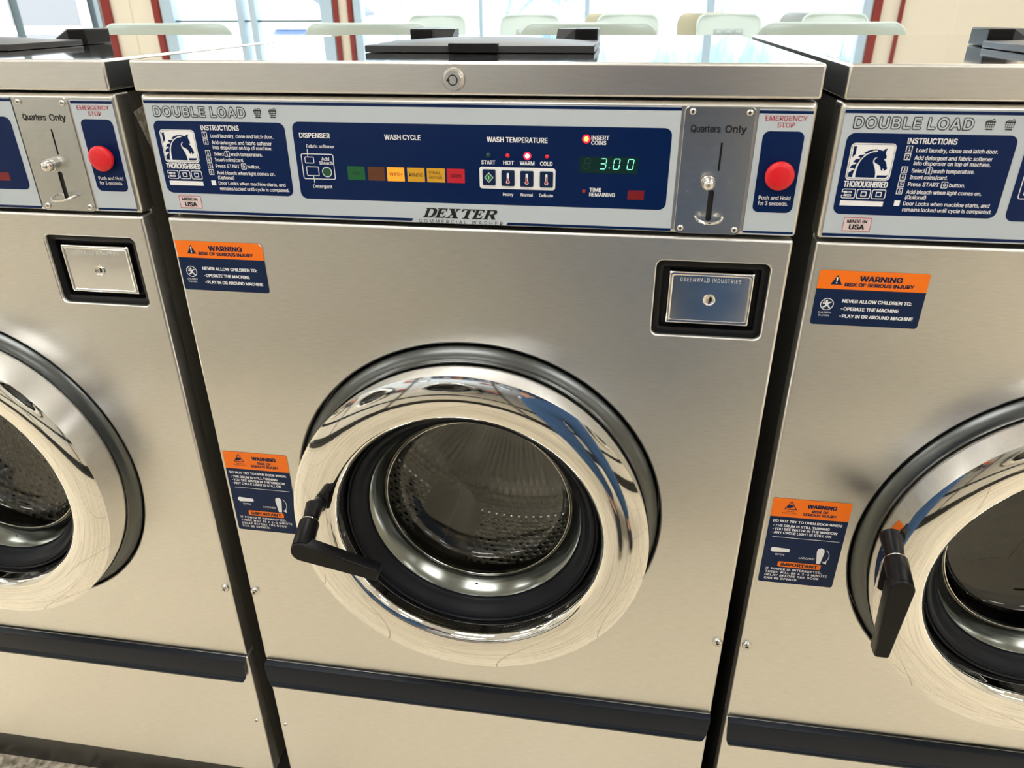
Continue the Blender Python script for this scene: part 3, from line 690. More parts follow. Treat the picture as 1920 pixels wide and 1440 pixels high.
def make_washer():
    root = empty('washer')
    # black carcass behind the fronts
    mb = MB()
    mb.box(-.327, .327, .0215, .64, mmz(-277), mmz(799.5), M_body)
    body = mb.build('cabinet', root)
    # that box would fill the drum, so hollow it: replaced by shell panels
    me = body.data; bm_ = bmesh.new()
    def b(x0, x1, y0, y1, z0, z1):
        g = bmesh.ops.create_cube(bm_, size=1)['verts']
        for v in g: v.co = ((x0 + x1) / 2 + v.co.x * (x1 - x0), (y0 + y1) / 2 + v.co.y * (y1 - y0), (z0 + z1) / 2 + v.co.z * (z1 - z0))
    z0, z1 = mmz(-277), mmz(799.5)
    b(-.3275, -.3245, .0212, .64, z0, z1); b(.3245, .3275, .0212, .64, z0, z1)
    b(-.3245, .3245, .637, .64, z0, z1); b(-.3245, .3245, .0212, .637, z0, z0 + .003); b(-.3245, .3245, .0212, .637, z1 - .003, z1)
    me.materials.append(M_cons)
    for s_ in (-1, 1):
        n0 = len(bm_.faces)
        b(*sorted((s_ * .3274, s_ * .3290)), .0204, .0216, z0, mmz(800.2))
        bm_.faces.ensure_lookup_table()
        for f in bm_.faces[n0:]: f.material_index = 1
    bm_.to_mesh(me); bm_.free()
    mb = MB(); mb.box(-.3285, .3285, .0015, .62, 0.0, mmz(-277.5), M_black, .001); mb.build('plinth', root)

    # door panel with the round opening and the coin box cut-out
    hole = circ(DX, DZ, .232, 96); ch = rr(.1995, .3140, mmz(566.2), mmz(650.0), .0075)
    mb = panel('door_panel', -.3295, .3295, mmz(0.8), mmz(674), root, M_front, [hole, ch])
    mb.loft([at_y(circ(DX, DZ, r, 96), y) for r, y in ((.232, 0), (.2305, .0006), (.2295, .0025), (.229, .014))], M_front)
    def co(d): return rr(.1995 + d, .3140 - d, mmz(566.2) + d, mmz(650.0) - d, .0075 - d * .6)
    mb.loft([at_y(co(0), 0), at_y(co(.0008), .0004), at_y(co(.0014), .0016), at_y(co(.0016), .010)], M_front)
    dp = mb.build('door_panel', root)
    for x, z in ((-.3215, 137), (.3215, 136.5)):
        mb = MB(); screw(mb, x, mmz(z), .0062, 0); mb.build('screw', dp)
    sticker_children(-326.2, 649.0, True).build('child_warning_sticker', dp)
    sticker_door(-325.0, 373.4).build('door_warning_sticker', dp)
    # lower panel and vinyl strip
    mb = panel('lower_panel', -.3295, .3295, mmz(-277), mmz(-4), root, M_front); lp = mb.build('lower_panel', root)
    for x in (-.3195, .3205):
        mb = MB(); screw(mb, x, mmz(-145), .0034, 0); mb.build('screw', lp)
    mb = MB()
    prof = [(-.0005, -1.5), (-.004, -1.5), (-.0085, -4), (-.0095, -8), (-.0095, -37), (-.0080, -38.5), (-.0105, -40.5), (-.0118, -44), (-.0100, -48.5), (-.004, -50), (-.0005, -48)]
    x0, x1 = -.3280, .3285
    def pl(x, k): return [(x, y, mmz(z)) for y, z in prof]
    ins = [(0.0 if z > -30 else 0.007 * ((-30 - z) / 20) ** 1.5) for _, z in prof]
    mb.loft([[(x0 + i, y, mmz(z)) for (y, z), i in zip(prof, ins)], [(x1 - i * 1.6, y, mmz(z)) for (y, z), i in zip(prof, ins)]], M_kick, True, True)
    mb.build('kick_strip', root)

    # console
    mb = MB(); z0, z1 = mmz(677.2), mmz(800.6)
    a = []
    for d, y in ((.0045, 0), (.0022, .0006), (.0006, .0022), (0, .0045), (0, .024)):
        a.append(at_y(rr(-.3305 + d, .3305 - d, z0 + d, z1 - d, .003, 3), y))
    mb.loft(a, M_cons)
    holes = [rr(.2432, .2485, mmz(691.0), mmz(721.0), .0025), rr(.2492, .2511, mmz(738.8), mmz(764.5), .0003)]
    mb.poly(rr(-.326, .326, z0 + .0045, z1 - .0045, .003, 3), 0, M_cons)
    con = mb.build('control_panel', root)
    make_decal().build('printed_overlay', con)
    # indicator windows
    for (a, b_), mt, s in zip([(-116.6, -98.2), (-95.0, -77.4), (-74.9, -56.9), (-53.8, -35.9), (-33.5, -15.0), (-13.0, 5.2)], (L_green, L_brown, L_orange, L_yellow, L_yellow, L_red), ('ON', '', 'WASH', 'RINSE', 'FINAL|RINSE', 'SPIN')):
        d = Decal(-0.0009)
        d.rr(a, b_, 720.6, 734.4, .3, mt, 2)
        cx = (a + b_) / 2
        if '|' in s:
            d.text('FINAL', cx - 6.8, cx + 5.2, 730.0, 3.2, M_ink, 3, 0.0); d.text('RINSE', cx - 6.8, cx + 6.6, 725.6, 3.2, M_ink, 3, 0.0)
        elif s:
            w = {'ON': 3.2, 'WASH': 6.6, 'RINSE': 6.8, 'SPIN': 5.4}[s]
            d.text(s, cx - w, cx + w, 727.5, 3.4, M_ink, 3, 0.008)
        d.build('cycle_lamp', con)
    d = Decal(-0.0009); d.rr(166.8, 182.6, 709.2, 718.2, .3, L_dred, 2); d.build('cycle_lamp', con)
    # leds
    def led(x, z, r, core, halo=None):
        mb = MB(); y0 = -.0010
        if halo:
            mb.lathe([(r * 1.75 / 1000, y0 - .0003), (r * 1.75 / 1000, y0 - .0006), (.0001, y0 - .0007)], x / 1000, mmz(z), halo, 24)
        mb.lathe([(r / 1000, y0 - .0004), (r * .9 / 1000, y0 - .0009), (r * .5 / 1000, y0 - .0013), (.0001, y0 - .0015)], x / 1000, mmz(z), core, 24)
        mb.build('indicator_led', con)
    led(29.5, 748.6, 2.2, E_grn); led(48.6, 748.5, 2.0, E_red); led(68.0, 748.5, 2.2, E_hot, E_halo); led(87.3, 748.4, 1.9, E_red)
    led(124.6, 765.4, 2.3, E_yel, E_halo); led(124.2, 716.1, 1.9, E_dred)
    # buttons
    for i, (x, z) in enumerate(((29.9, 727.1), (48.9, 726.8), (67.7, 726.6), (87.1, 726.5))):
        mb = Decal(-.0024)
        a = [at_y(mmp(rr(x - 6.5 + d_, x + 6.5 - d_, z - 7.7 + d_, z + 7.7 - d_, 1.2)), y) for d_, y in ((0, -.0011), (0, -.0020), (.4, -.0024), (1.1, -.00235))]
        mb.loft(a, M_snavy, False, True)
        if i == 0:
            mb.p([(x - 4.6, z), (x, z - 5), (x + 4.6, z), (x, z + 5)], M_white, 1); mb.p([(x - 3.9, z), (x, z - 4.2), (x + 3.9, z), (x, z + 4.2)], M_icongreen, 2)
            mb.p([(x - .25, z - 1.6), (x + .25, z - 1.6), (x + .25, z + 1.6), (x - .25, z + 1.6)], M_white, 3)
        else:
            mb.rr(x - 1.1, x + 1.1, z - 3.6, z + 5.2, 1.0, M_white, 1); mb.p(circ(x, z - 3.6, 1.9, 18), M_white, 1)
            mb.p(circ(x, z - 3.6, 1.25, 14), M_redink, 2); mb.p([(x - .4, z - 3), (x + .4, z - 3), (x + .4, z - .5 + i * 1.0), (x - .4, z - .5 + i * 1.0)], M_redink, 2)
        mb.build('select_button', con)
    # seven segment display
    d = Decal(-0.0009); d.rr(119.0, 174.8, 733.8, 749.2, .3, M_disp, 2)
    seg = {'a': [(0, 9.6), (5.4, 9.6)], 'b': [(5.4, 9.6), (5.4, 4.8)], 'c': [(5.4, 4.8), (5.4, 0)], 'd': [(0, 0), (5.4, 0)], 'e': [(0, 4.8), (0, 0)], 'f': [(0, 9.6), (0, 4.8)], 'g': [(0, 4.8), (5.4, 4.8)]}
    def digit(x, z, on, mt):
        for s in on:
            (ax, az), (bx, bz) = seg[s]; L = math.hypot(bx - ax, bz - az); ux, uz = (bx - ax) / L, (bz - az) / L
            ax += ux * .55; az += uz * .55; bx -= ux * .55; bz -= uz * .55
            sh = lambda p: (x + p[0] + p[1] * .12, z + p[1])
            d.line([sh((ax, az)), sh((bx, bz))], .62, mt, 3)
    digit(123.0, 737.9, 'abcdefg', M_ghost); digit(138.4, 737.9, 'abcdg', E_digit); digit(151.2, 737.9, 'abcdef', E_digit); digit(164.4, 737.9, 'abcdef', E_digit)
    d.p(circ(147.6, 738.9, .5, 8), E_digit, 3)
    d.build('price_display', con)
    # emergency stop
    mb = MB(); mb.lathe([(.0095, -.001), (.0095, -.006), (.0128, -.0065), (.0132, -.0085), (.0130, -.0105), (.0118, -.0120), (.008, -.0128), (.0001, -.0131)], .3048, mmz(737.0), M_button, 40)
    mb.build('stop_button', con)
    # coin plate
    mb = MB(); ol = rr(.2140, .2770, mmz(678.2), mmz(796.0), .0042)
    mb.poly([mbl for mbl in [rr(.2144, .2766, mmz(678.6), mmz(795.6), .004)] + holes], -.0016, M_plate)
    mb.loft([at_y(ol, -.0001), at_y(ol, -.0012), at_y(rr(.2144, .2766, mmz(678.6), mmz(795.6), .004), -.0016)], M_plate)
    for h in holes: mb.poly(h, -.0004, M_dark)
    for h in holes: mb.loft([at_y(h, -.0016), at_y(h, -.0004)], M_dark)
    cp = mb.build('coin_plate', con)
    d = Decal(-.0016); d.text('Quarters', 220.6, 247.6, 776.6, 6.2, M_ink, 1, 0.03); d.text('Only', 251.6, 270.8, 776.6, 6.2, M_ink, 1, 0.03); d.build('lettering', cp)
    for x, z in ((220.9, 791.6), (271.6, 791.2), (220.1, 683.4), (271.6, 683.2)):
        mb = MB(); screw(mb, x / 1000, mmz(z), .0031, -.0016); mb.build('screw', cp)
    mb = MB(); mb.lathe([(.0066, -.0016), (.0066, -.006), (.0055, -.0065), (.0060, -.0075), (.0064, -.0105), (.0058, -.0140), (.0040, -.0166), (.0018, -.0178), (.0001, -.018)], .2412, mmz(728.5), M_silver, 32)
    mb.build('return_button', cp)
    mb = MB(); cz_ = mmz(695.0)
    pts = [(.2459 + .0125 * math.cos(t), -.0035 - .0150 * math.sin(t), cz_ - .002 * math.sin(t)) for t in [PI * i / 16 for i in range(17)]]
    mb.tube(pts, .0014, M_silver, 8); mb.build('coin_tray', cp)

    # coin box in its recess
    mb = MB()
    mb.loft([at_y(co(.0016), .004), at_y(co(.0060), .0045), at_y(co(.0085), .0065), at_y(co(.0088), .016)], M_plas)
    mb.poly(co(.0080), .016, M_dark)
    cb = mb.build('coin_box', root)
    mb = MB(); ax0, ax1, az0, az1 = .2145, .2995, mmz(580.0), mmz(637.0)
    def cpn(d): return rr(ax0 + d, ax1 - d, az0 + d, az1 - d, .002, 3)
    mb.loft([at_y(cpn(0), .016), at_y(cpn(0), .0050), at_y(cpn(.0012), .0036), at_y(cpn(.0026), .0034), at_y(cpn(.0044), .0046)], M_cdoor, False, True)
    cd = mb.build('coin_box_door', cb)
    d = Decal(.0046)
    d.text('GREENWALD INDUSTRIES', 226.0, 286.5, 628.4, 4.2, M_raised, 2, 0.012, space=1.2)
    d.build('embossed_lettering', cd)
    mb = MB(); mb.lathe([(.0062, .0046), (.0062, .0036), (.0056, .0032), (.0046, .0040), (.0001, .0042)], .2570, mmz(607.5), M_silver, 28)
    d = Decal(.0040); d.p([(257.2, 604.9), (259.4, 605.4), (259.9, 608.6), (258.6, 611.2), (257.4, 610.4)], M_dark, 1)
    mb.add(d.v, d.f, M_dark); mb.build('coin_box_lock', cd)

    # lid
    mb = MB(); lz0, lz1 = mmz(803.2), mmz(832.6)
    b2 = bmesh.new(); bmesh.ops.create_cube(b2, size=1)
    for v in b2.verts: v.co = (v.co.x * .6615, .3075 + v.co.y * .625, (lz0 + lz1) / 2 + v.co.z * (lz1 - lz0))
    bmesh.ops.bevel(b2, geom=b2.edges[:], offset=.0026, segments=3, profile=.5, affect='EDGES')
    b2.faces.ensure_lookup_table(); b2.verts.index_update()
    b2.normal_update()
    flat = lambda f: max(abs(c) for c in f.normal) > .999
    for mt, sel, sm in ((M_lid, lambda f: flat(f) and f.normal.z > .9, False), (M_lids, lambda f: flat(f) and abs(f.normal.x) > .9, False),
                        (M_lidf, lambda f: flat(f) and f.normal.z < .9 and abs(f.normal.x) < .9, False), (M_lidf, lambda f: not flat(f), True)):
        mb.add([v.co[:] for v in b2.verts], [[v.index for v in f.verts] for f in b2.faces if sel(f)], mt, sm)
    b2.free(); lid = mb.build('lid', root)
    mb = MB(); y0 = -.005
    lx, lz = -.0012, mmz(817.0)
    mb.lathe([(.0104, y0 + .001), (.0104, y0 - .0028), (.0084, y0 - .0052), (.0082, y0 - .0054), (.0001, y0 - .0054)], lx, lz, M_silver, 40)
    mb.poly([[(lx + a, lz + b_) for a, b_ in circ(0, 0, .0048, 28)], [(lx + a, lz + b_) for a, b_ in circ(0, 0, .0038, 28)]], y0 - .0056, M_dark)
    mb.poly([(lx - .0062, lz - .0006), (lx - .0030, lz - .0006), (lx - .0030, lz + .0006), (lx - .0062, lz + .0006)], y0 - .0057, M_dark)
    mb.poly([(lx - .0050, lz - .0013), (lx - .0041, lz - .0013), (lx - .0041, lz + .0013), (lx - .0050, lz + .0013)], y0 - .0057, M_dark)
    mb.build('lid_lock', lid)
    # dispenser hatch
    mb = MB(); hx0, hx1, hy0, hy1 = -.1275, .1215, .1200, .2520
    nx, ny = 24, 10; top = []; zt = mmz(839.6)
    for j in range(ny + 1):
        for i in range(nx + 1):
            u, v = i / nx, j / ny
            top.append((hx0 + u * (hx1 - hx0), hy0 + v * (hy1 - hy0), zt + .0065 * math.sin(PI * u) ** .7 * math.sin(PI * v) ** .6))
    fs = [(j * (nx + 1) + i, j * (nx + 1) + i + 1, (j + 1) * (nx + 1) + i + 1, (j + 1) * (nx + 1) + i) for j in range(ny) for i in range(nx)]
    mb.add(top, fs, M_hatch, True)
    mb.box(hx0 - .001, hx1 + .001, hy0 - .001, hy1 + .001, lz1 + .0004, zt + .0006, M_hatch, .0012)
    ha = mb.build('dispenser_hatch', lid)
    mb = MB(); mb.box(-.034, .020, hy0 - .006, hy0 + .006, lz1 + .0006, mmz(842.8), M_plas, .0015); mb.build('hatch_tab', ha)
    for s, xo in ((-1, -.1185), (1, .1185)):
        mb = MB(); xi = xo - s * .028
        x0_, x1_ = sorted((xo, xi))
        mb.box(x0_, x1_, .268, .320, lz1 + .0003, mmz(852.0), M_plas, .0018)
        xr = xi - s * .024
        mb.loft([[(xi, .268, lz1 + .0003), (xi, .320, lz1 + .0003), (xi, .320, mmz(851.6)), (xi, .272, mmz(851.6))], [(xr, .258, lz1 + .0003), (xr, .320, lz1 + .0003), (xr, .320, mmz(851)), (xr, .300, mmz(851))]], M_hatch, True, True, smooth=False)
        mb.build('hatch_hinge', ha)

    # door: collar, chrome ring, rubber, glass
    door = empty('door', (0, 0, 0)); door.parent = root
    mb = MB(); mb.lathe([(.2275, .020), (.2268, .004), (.2258, .0005), (.2170, -.0085), (.2100, -.0100), (.1950, -.0100)], DX, DZ, M_gloss, 128); mb.build('door_collar', door)
    mb = MB()
    prof = [(.2085, -.0090), (.2140, -.0095), (.2150, -.0105), (.2152, -.0506)]
    # gently crowned face: slope grows outwards (mirrors the aisle) and rolls over at the inner edge
    rs = [.2150 - i * .00205 for i in range(0, 21)]
    for r in rs:
        t = (r - .1860); prof.append((r, -.0575 + (6.3 * t * t if t > 0 else 5.2 * t * t)))
    for a in (12, 24, 36, 48, 60, 72, 84, 92):
        a = math.radians(a); prof.append((.1725 - .0125 * math.sin(a), -.0442 - .0125 * math.cos(a)))
    prof += [(.1590, -.038), (.1580, -.030), (.1575, -.022)]
    mb.lathe(prof, DX, DZ, M_ring, 160); mb.build('door_ring', door)
    mb = MB(); mb.lathe([(.1580, -.024), (.1560, -.030), (.1545, -.0312), (.1530, -.0290), (.1515, -.0300), (.1490, -.0296), (.1450, -.0250), (.1410, -.0185), (.1380, -.0150), (.1360, -.0135), (.1345, -.0100), (.1330, -.003), (.1330, .004)], DX, DZ, M_rub, 128); mb.build('door_gasket', door)
    mb = MB(); mb.lathe([(.1200, .016), (.1185, .022), (.1170, .034), (.1150, .042), (.1110, .0475), (.1040, .0515), (.0850, .0555), (.0500, .0590), (.0001, .0605)], DX, DZ, M_glass, 96); mb.build('door_glass', door)
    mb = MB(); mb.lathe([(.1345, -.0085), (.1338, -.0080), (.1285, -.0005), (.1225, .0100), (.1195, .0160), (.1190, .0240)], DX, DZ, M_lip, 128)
    mb.tube([(DX + .1184 * math.cos(2 * PI * k / 72), .0168, DZ + .1184 * math.sin(2 * PI * k / 72)) for k in range(73)], .0008, M_silver, 6, False)  # thin bright ring standing in for the highlight on the glass rim
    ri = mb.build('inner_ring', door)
    mb = MB(); th = 2 * PI * .748
    mb.add([(DX + .1256 * math.cos(th) + .0021 * math.cos(a), .0042 + .0021 * math.sin(a) * .5, DZ + .1256 * math.sin(th) + .0021 * math.sin(a) * .8) for a in [2 * PI * k / 14 for k in range(14)]], [tuple(range(14))], M_dark)
    mb.build('drain_hole', ri)
    # tub and drum
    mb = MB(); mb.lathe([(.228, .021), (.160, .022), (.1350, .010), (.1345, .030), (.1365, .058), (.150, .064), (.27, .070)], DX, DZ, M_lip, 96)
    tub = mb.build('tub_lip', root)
    mb = MB(); mb.lathe([(.0001, .395), (.09, .398), (.17, .405), (.235, .405), (.262, .396), (.270, .380), (.270, .345), (.2675, .342), (.270, .339), (.270, .078), (.265, .072), (.145, .068)], DX, DZ, M_drum, 128)
    dr = mb.build('drum', root)
    for a in (-PI / 2 - .42, -PI / 2 - .42 + 2 * PI / 3, -PI / 2 - .42 + 4 * PI / 3):
        mb = MB(); ca, sa = math.cos(a), math.sin(a)
        loops = []
        for y, k in ((.080, .92), (.11, 1.0), (.32, 1.0), (.345, .9)):
            row = []
            for t, h in ((-.060, .0), (-.040, .012), (-.016, .034), (0, .038), (.016, .034), (.040, .012), (.060, .0)):
                rad = .2700 - h * k; row.append((DX + ca * rad - sa * t, y, DZ + sa * rad + ca * t))
            loops.append(row)
        mb.loft(loops, M_baffle, closed=False)
        mb.tube([(DX + ca * (.2700 - .0385 * k), y, DZ + sa * (.2700 - .0385 * k)) for y, k in ((.10, .98), (.2, 1.0), (.325, 1.0))], .0016, M_silver, 6); mb.build('drum_lifter', dr)  # bright tube on the crest stands in for the ridge highlight
    mb = MB(); mb.lathe([(.0025, .0), (.0001, .0001)], 0, 0, M_dark, 12)
    return root

def make_handle(root_xz, face_xz, ang, door):
    """latch: tapered stub out of the ring, barrel and flat lever turned by ang"""
    (rx, rz), (fx, fz) = root_xz, face_xz
    P0 = Vector((rx, -.050, mmz(rz))); P1 = Vector((fx, -.115, mmz(fz)))
    mb = MB()
    L = lambda t: P0.lerp(P1, t)
    mb.tube([L(-.1), L(.10), L(.34)], [.0118, .0105, .0092], M_plas, 20)
    mb.tube([L(.34), L(.38)], .0082, M_plas, 20)
    mb.tube([L(.375), L(.40)], .0104, M_silver, 20)
    mb.tube([L(.40), L(.42), L(.80), L(.9)], [.0112, .0118, .0122, .0122], M_plas, 20)
    ca, sa = math.cos(ang), math.sin(ang); LEN = .093
    def cap(inset):
        out = []; r0, r1 = .0128 - inset, .0078 - inset
        for i in range(15):
            a = PI / 2 + PI * i / 14; out.append((r0 * math.cos(a), r0 * math.sin(a)))
        for px, pz in ((LEN - .002, -r1), (LEN - inset, -r1 + .002), (LEN - inset, r1 - .002), (LEN - .002, r1)): out.append((px, pz))
        return [(P1.x + a * ca - b_ * sa, P1.z + a * sa + b_ * ca) for a, b_ in out]
    y1 = P1.y
    mb.loft([at_y(cap(.0012), y1 + .016), at_y(cap(0), y1 + .0148), at_y(cap(0), y1 + .0016), at_y(cap(.0006), y1 + .0004), at_y(cap(.0014), y1)], M_plas, True, True)
    o = mb.build('latch_handle', door)
    return o

PR, PL = 0.6804, -0.6890
washer_c = make_washer()
tag(washer_c, 'middle stainless washer, price display lit at 3.00, lever handle turned sideways', 'washing machine', 'front loading washers in the row')
def kids(o, nm): return [c for c in o.children if c.name.split('.')[0] == nm]
washer_r = copy_tree(washer_c); washer_r.location.x = PR
tag(washer_r, 'stainless washer cut by the right edge, its black lever handle hanging straight down', 'washing machine')
washer_l = copy_tree(washer_c); washer_l.location.x = PL
tag(washer_l, 'stainless washer cut by the left edge, only its right half and coin box showing', 'washing machine')
make_handle((-.183, 343), (-.178, 320), math.radians(-15), kids(washer_c, 'door')[0])
hr = make_handle((-.207, 363), (-.2125, 349), math.radians(-90), kids(washer_r, 'door')[0])
make_handle((-.213, 364), (-.221, 350), math.radians(-91), kids(washer_l, 'door')[0])
# stickers sit a few millimetres differently on the right machine, squarely cornered there
for w, s in ((washer_r, sticker_children(-321.6, 646.3, False)), (washer_l, None)):
    dpn = kids(w, 'door_panel')[0]
    if s:
        old = kids(dpn, 'child_warning_sticker')[0]; bpy.data.objects.remove(old); s.build('child_warning_sticker', dpn)
        kids(dpn, 'door_warning_sticker')[0].location = (.0015, 0, -.0016)
for w, a in ((washer_r, .62), (washer_l, 1.15)):
    for nm in ('drum', 'tub_lip'):
        for o in kids(w, nm):
            pv = Vector((DX, 0, DZ)); rm = Matrix.Translation(pv) @ Matrix.Rotation(a, 4, 'Y') @ Matrix.Translation(-pv)
            o.matrix_local = rm
M_drumd = mat('unlit dark drum steel', (0.10, 0.095, 0.10, 1), 0.25, 1.0)  # same steel, darkened in colour for an interior without light
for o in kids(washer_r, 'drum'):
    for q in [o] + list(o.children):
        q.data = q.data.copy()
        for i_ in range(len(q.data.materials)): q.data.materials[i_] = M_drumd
M_bodylift = mat('lightened side panel paint', (0.15, 0.14, 0.12, 1), 0.45)  # lighter copy of the side paint, lifts the shaded gap flank by colour
speck(M_bodylift, (0.13, 0.122, 0.10), (0.26, 0.245, 0.21), 300)
cb_ = kids(washer_l, 'cabinet')[0]; cb_.data = cb_.data.copy(); cb_.data.materials[0] = M_bodylift
# crust on the bare flank of the left machine, seen in the gap
mb = MB(); mb.poly([(0.030, mmz(779)), (.062, mmz(787)), (.062, mmz(700)), (.048, mmz(735))], 0, M_scale)
sc_o = mb.build('limescale_patch', washer_l)
for v in sc_o.data.vertices: v.co = (.3279, v.co.x, v.co.z)
# a second row faces them across the aisle (mirrored in the chrome)
for i in range(5):
    w = copy_tree(washer_c); w.location = (-1.75 + .682 * i, -1.62, .08); w.rotation_euler = (0, 0, PI)
    tag(w, 'stainless washer across the aisle, seen only as a reflection in the chrome door rings', 'washing machine', 'washers across the aisle')
    make_handle((-.213, 364), (-.221, 350), math.radians(-91), kids(w, 'door')[0])

mb = MB(); mb.box(-2.3, 1.6, -2.3, -1.605, 0, .08, M_black, .004)  # black base under the washers across the aisle
tag(mb.build('trim_8'), kind='structure')

# chipped concrete pad edge under the left machine
mb = MB(); mb.box(-3.2, 2.6, -.03, .66, -.004, .0015, M_conc); 
tag(mb.build('trim_7'), kind='structure')

# ================================================================== CHAIRS
def make_chair(name, mt, top, w, slots):
    t = empty(name)
    def shell(u, v):   # u across, v up the back
        return u
    mb = MB(); n = 14
    hb = .34; zb = top - hb
    def outline(z):    # half width at height z with rounded top corners
        k = (top - z); r = .055
        hw = w / 2 - .012 * (1 - (z - zb) / hb)
        if k < r: hw -= r - math.sqrt(max(r * r - (r - k) ** 2, 0))
        return hw
    zs = [zb, zb + .1, zb + .2, top - .055, top - .04, top - .025, top - .014, top - .006, top - .001]
    front, back = [], []
    for z in zs:
        hw = outline(z); f, b_ = [], []
        lean = .10 * (z - zb) / hb
        for i in range(n + 1):
            x = -hw + 2 * hw * i / n; cv = .030 * (2 * i / n - 1) ** 2
            f.append((x, lean - cv, z)); b_.append((x, lean - cv + .016, z))
        front.append(f); back.append(b_)
    mb.loft(front, mt, closed=False); mb.loft([l[::-1] for l in back], mt, closed=False)
    for k in range(len(zs) - 1):
        for s in (0, n): mb.add([front[k][s], front[k + 1][s], back[k + 1][s], back[k][s]], [(0, 1, 2, 3)], mt, True)
    mb.add(front[-1] + back[-1], [(i, i + 1, n + 2 + i, n + 1 + i) for i in range(n)], mt, True)
    # rolled rim round the back
    rim = [(-outline(z), .10 * (z - zb) / hb - .030 + .006, z) for z in zs] + [(outline(z), .10 * (z - zb) / hb - .030 + .006, z) for z in zs[::-1]]
    mid = [(-outline(top - .001) + 2 * outline(top - .001) * i / 8, .10 - .030 * (i / 4 - 1) ** 2 + .006, top - .001) for i in range(1, 8)]
    rim = rim[:len(zs)] + mid + rim[len(zs):]
    mb.tube(rim, .009, mt, 8)
    mb.build('backrest', t)
    if slots:
        mb = MB()
        for k in (-1, 0, 1):
            x = k * .062
            mb.box(x - .026, x + .026, .052, .066, top - .115, top - .078, M_shellg, .006); mb.box(x - .014, x + .02, .046, .066, top - .102, top - .088, mt, .005)
        mb.build('embossed_panel', t)
    mb = MB(); mb.box(-w / 2 + .01, w / 2 - .01, -.42, .02, zb - .05, zb - .02, mt, .014, 3); mb.build('seat', t)
    for sx in (-1, 1):
        for sy, yy in ((-1, -.38), (1, .0)):
            mb = MB(); mb.tube([(sx * (w / 2 - .05), yy, zb - .05), (sx * (w / 2 - .01), yy + sy * .03, 0)], .011, M_legm, 8); mb.build('leg', t)
    return t
Ygap = 0
near = make_chair('chair', M_shell, 1.155, .455, False)
far = make_chair('chair', M_shell, 1.145, .385, True)
# backs toward the washers: near row faces the windows
def place(o, x, y, rz, label, grp, dz=0, first=False):
    c = o if first else copy_tree(o)
    c.location = (x, y, dz); c.rotation_euler = (0, 0, rz)
    tag(c, label, 'chair', grp)
    return c
G1, G2 = 'pale chairs behind the washers', 'chairs along the windows'
place(near, -1.52, 2.05, PI + .22, 'pale plastic chair back showing above the left washer, beside the cream pier', G1, first=True)
place(near, -.755, 2.05, PI, 'pale plastic chair back half hidden by the left hinge of the middle dispenser hatch', G1)
place(near, .005, 2.05, PI, 'pale plastic chair back behind the right hinge of the middle dispenser hatch', G1)
place(near, .775, 2.05, PI, 'pale plastic chair back behind the gap between middle and right washers', G1)
FY = 4.5
place(far, -1.15, FY, 0, 'white embossed chair by the window, furthest left of its row', G2, first=True)
place(far, -.527, FY, 0, 'white embossed chair by the window, second from the left of its row', G2)
place(far, .105, FY, 0, 'white embossed window chair, third of its row, beige chair behind its left edge', G2)
place(far, .735, FY, 0, 'white embossed window chair, fourth of its row, beige chair broadly visible behind', G2)
place(far, 1.37, FY, 0, 'white embossed chair by the window, furthest right of its row beside the maroon trim', G2)
bb = make_chair('chair', M_shellb, 1.15, .385, False)
place(bb, .02, FY + .27, PI, 'beige plastic chair mostly hidden behind the third white window chair', G2, first=True)
place(bb, .62, FY + .27, PI, 'beige plastic chair mostly hidden behind the fourth white window chair', G2)
gg = make_chair('chair', M_shellg, 1.15, .385, False)
place(gg, 1.26, FY + .27, PI, 'grey plastic chair mostly hidden behind the rightmost white window chair', G2, first=True)

# ================================================================== THE PHOTOGRAPHER (mirrored in the steel)
def skin(name, verts, edges, radii, mt, parent=None, lvl=2):
    me = bpy.data.meshes.new(name); me.from_pydata([tuple(v) for v in verts], edges, [])
    me.materials.append(mt)
    o = bpy.data.objects.new(name, me); C.objects.link(o)
    if parent: o.parent = parent
    md = o.modifiers.new('skin', 'SKIN'); md.use_smooth_shade = True
    for sv, r in zip(me.skin_vertices[0].data, radii): sv.radius = (r, r) if isinstance(r, (int, float)) else r
    me.skin_vertices[0].data[0].use_root = True
    sb = o.modifiers.new('sub', 'SUBSURF'); sb.levels = lvl; sb.render_levels = lvl
    return o
M_skin = mat('skin', srgb(206, 158, 130), 0.5)
M_jean = mat('blue denim', srgb(64, 98, 144), 0.85)
M_tee = mat('dark blue shirt', srgb(54, 74, 106), 0.85)
M_hair = mat('brown hair', srgb(58, 42, 32), 0.6)
M_shoe = mat('dark shoe', srgb(40, 40, 44), 0.6)
PX, PY = 0.28, -0.98
t = empty('person', (PX, PY, 0))
tag(t, 'person in blue jeans and dark blue shirt, seen only mirrored in the steel', 'person')
hipz, kz_, az_ = .93, .50, .08
V = [(0, 0, .98), (0, 0, 1.12), (0, .01, 1.30), (0, 0, 1.43), (0, .005, 1.50), (0, .035, 1.565), (0, .030, 1.635), (0, .015, 1.70),
     (.17, 0, 1.41), (.215, .02, 1.14), (.12, .09, 1.15), (.005, .150, 1.185),
     (-.17, 0, 1.41), (-.235, .02, 1.15), (-.23, .09, 1.14), (-.150, .150, 1.185),
     (.10, 0, .90), (.108, .02, .50), (.118, 0, .09), (.125, .12, .045), (-.10, 0, .90), (-.108, .02, .50), (-.118, 0, .09), (-.125, .12, .045)]
Ed = [(0, 1), (1, 2), (2, 3), (3, 4), (4, 5), (5, 6), (6, 7), (3, 8), (8, 9), (9, 10), (10, 11), (3, 12), (12, 13), (13, 14), (14, 15), (0, 16), (16, 17), (17, 18), (18, 19), (0, 20), (20, 21), (21, 22), (22, 23)]
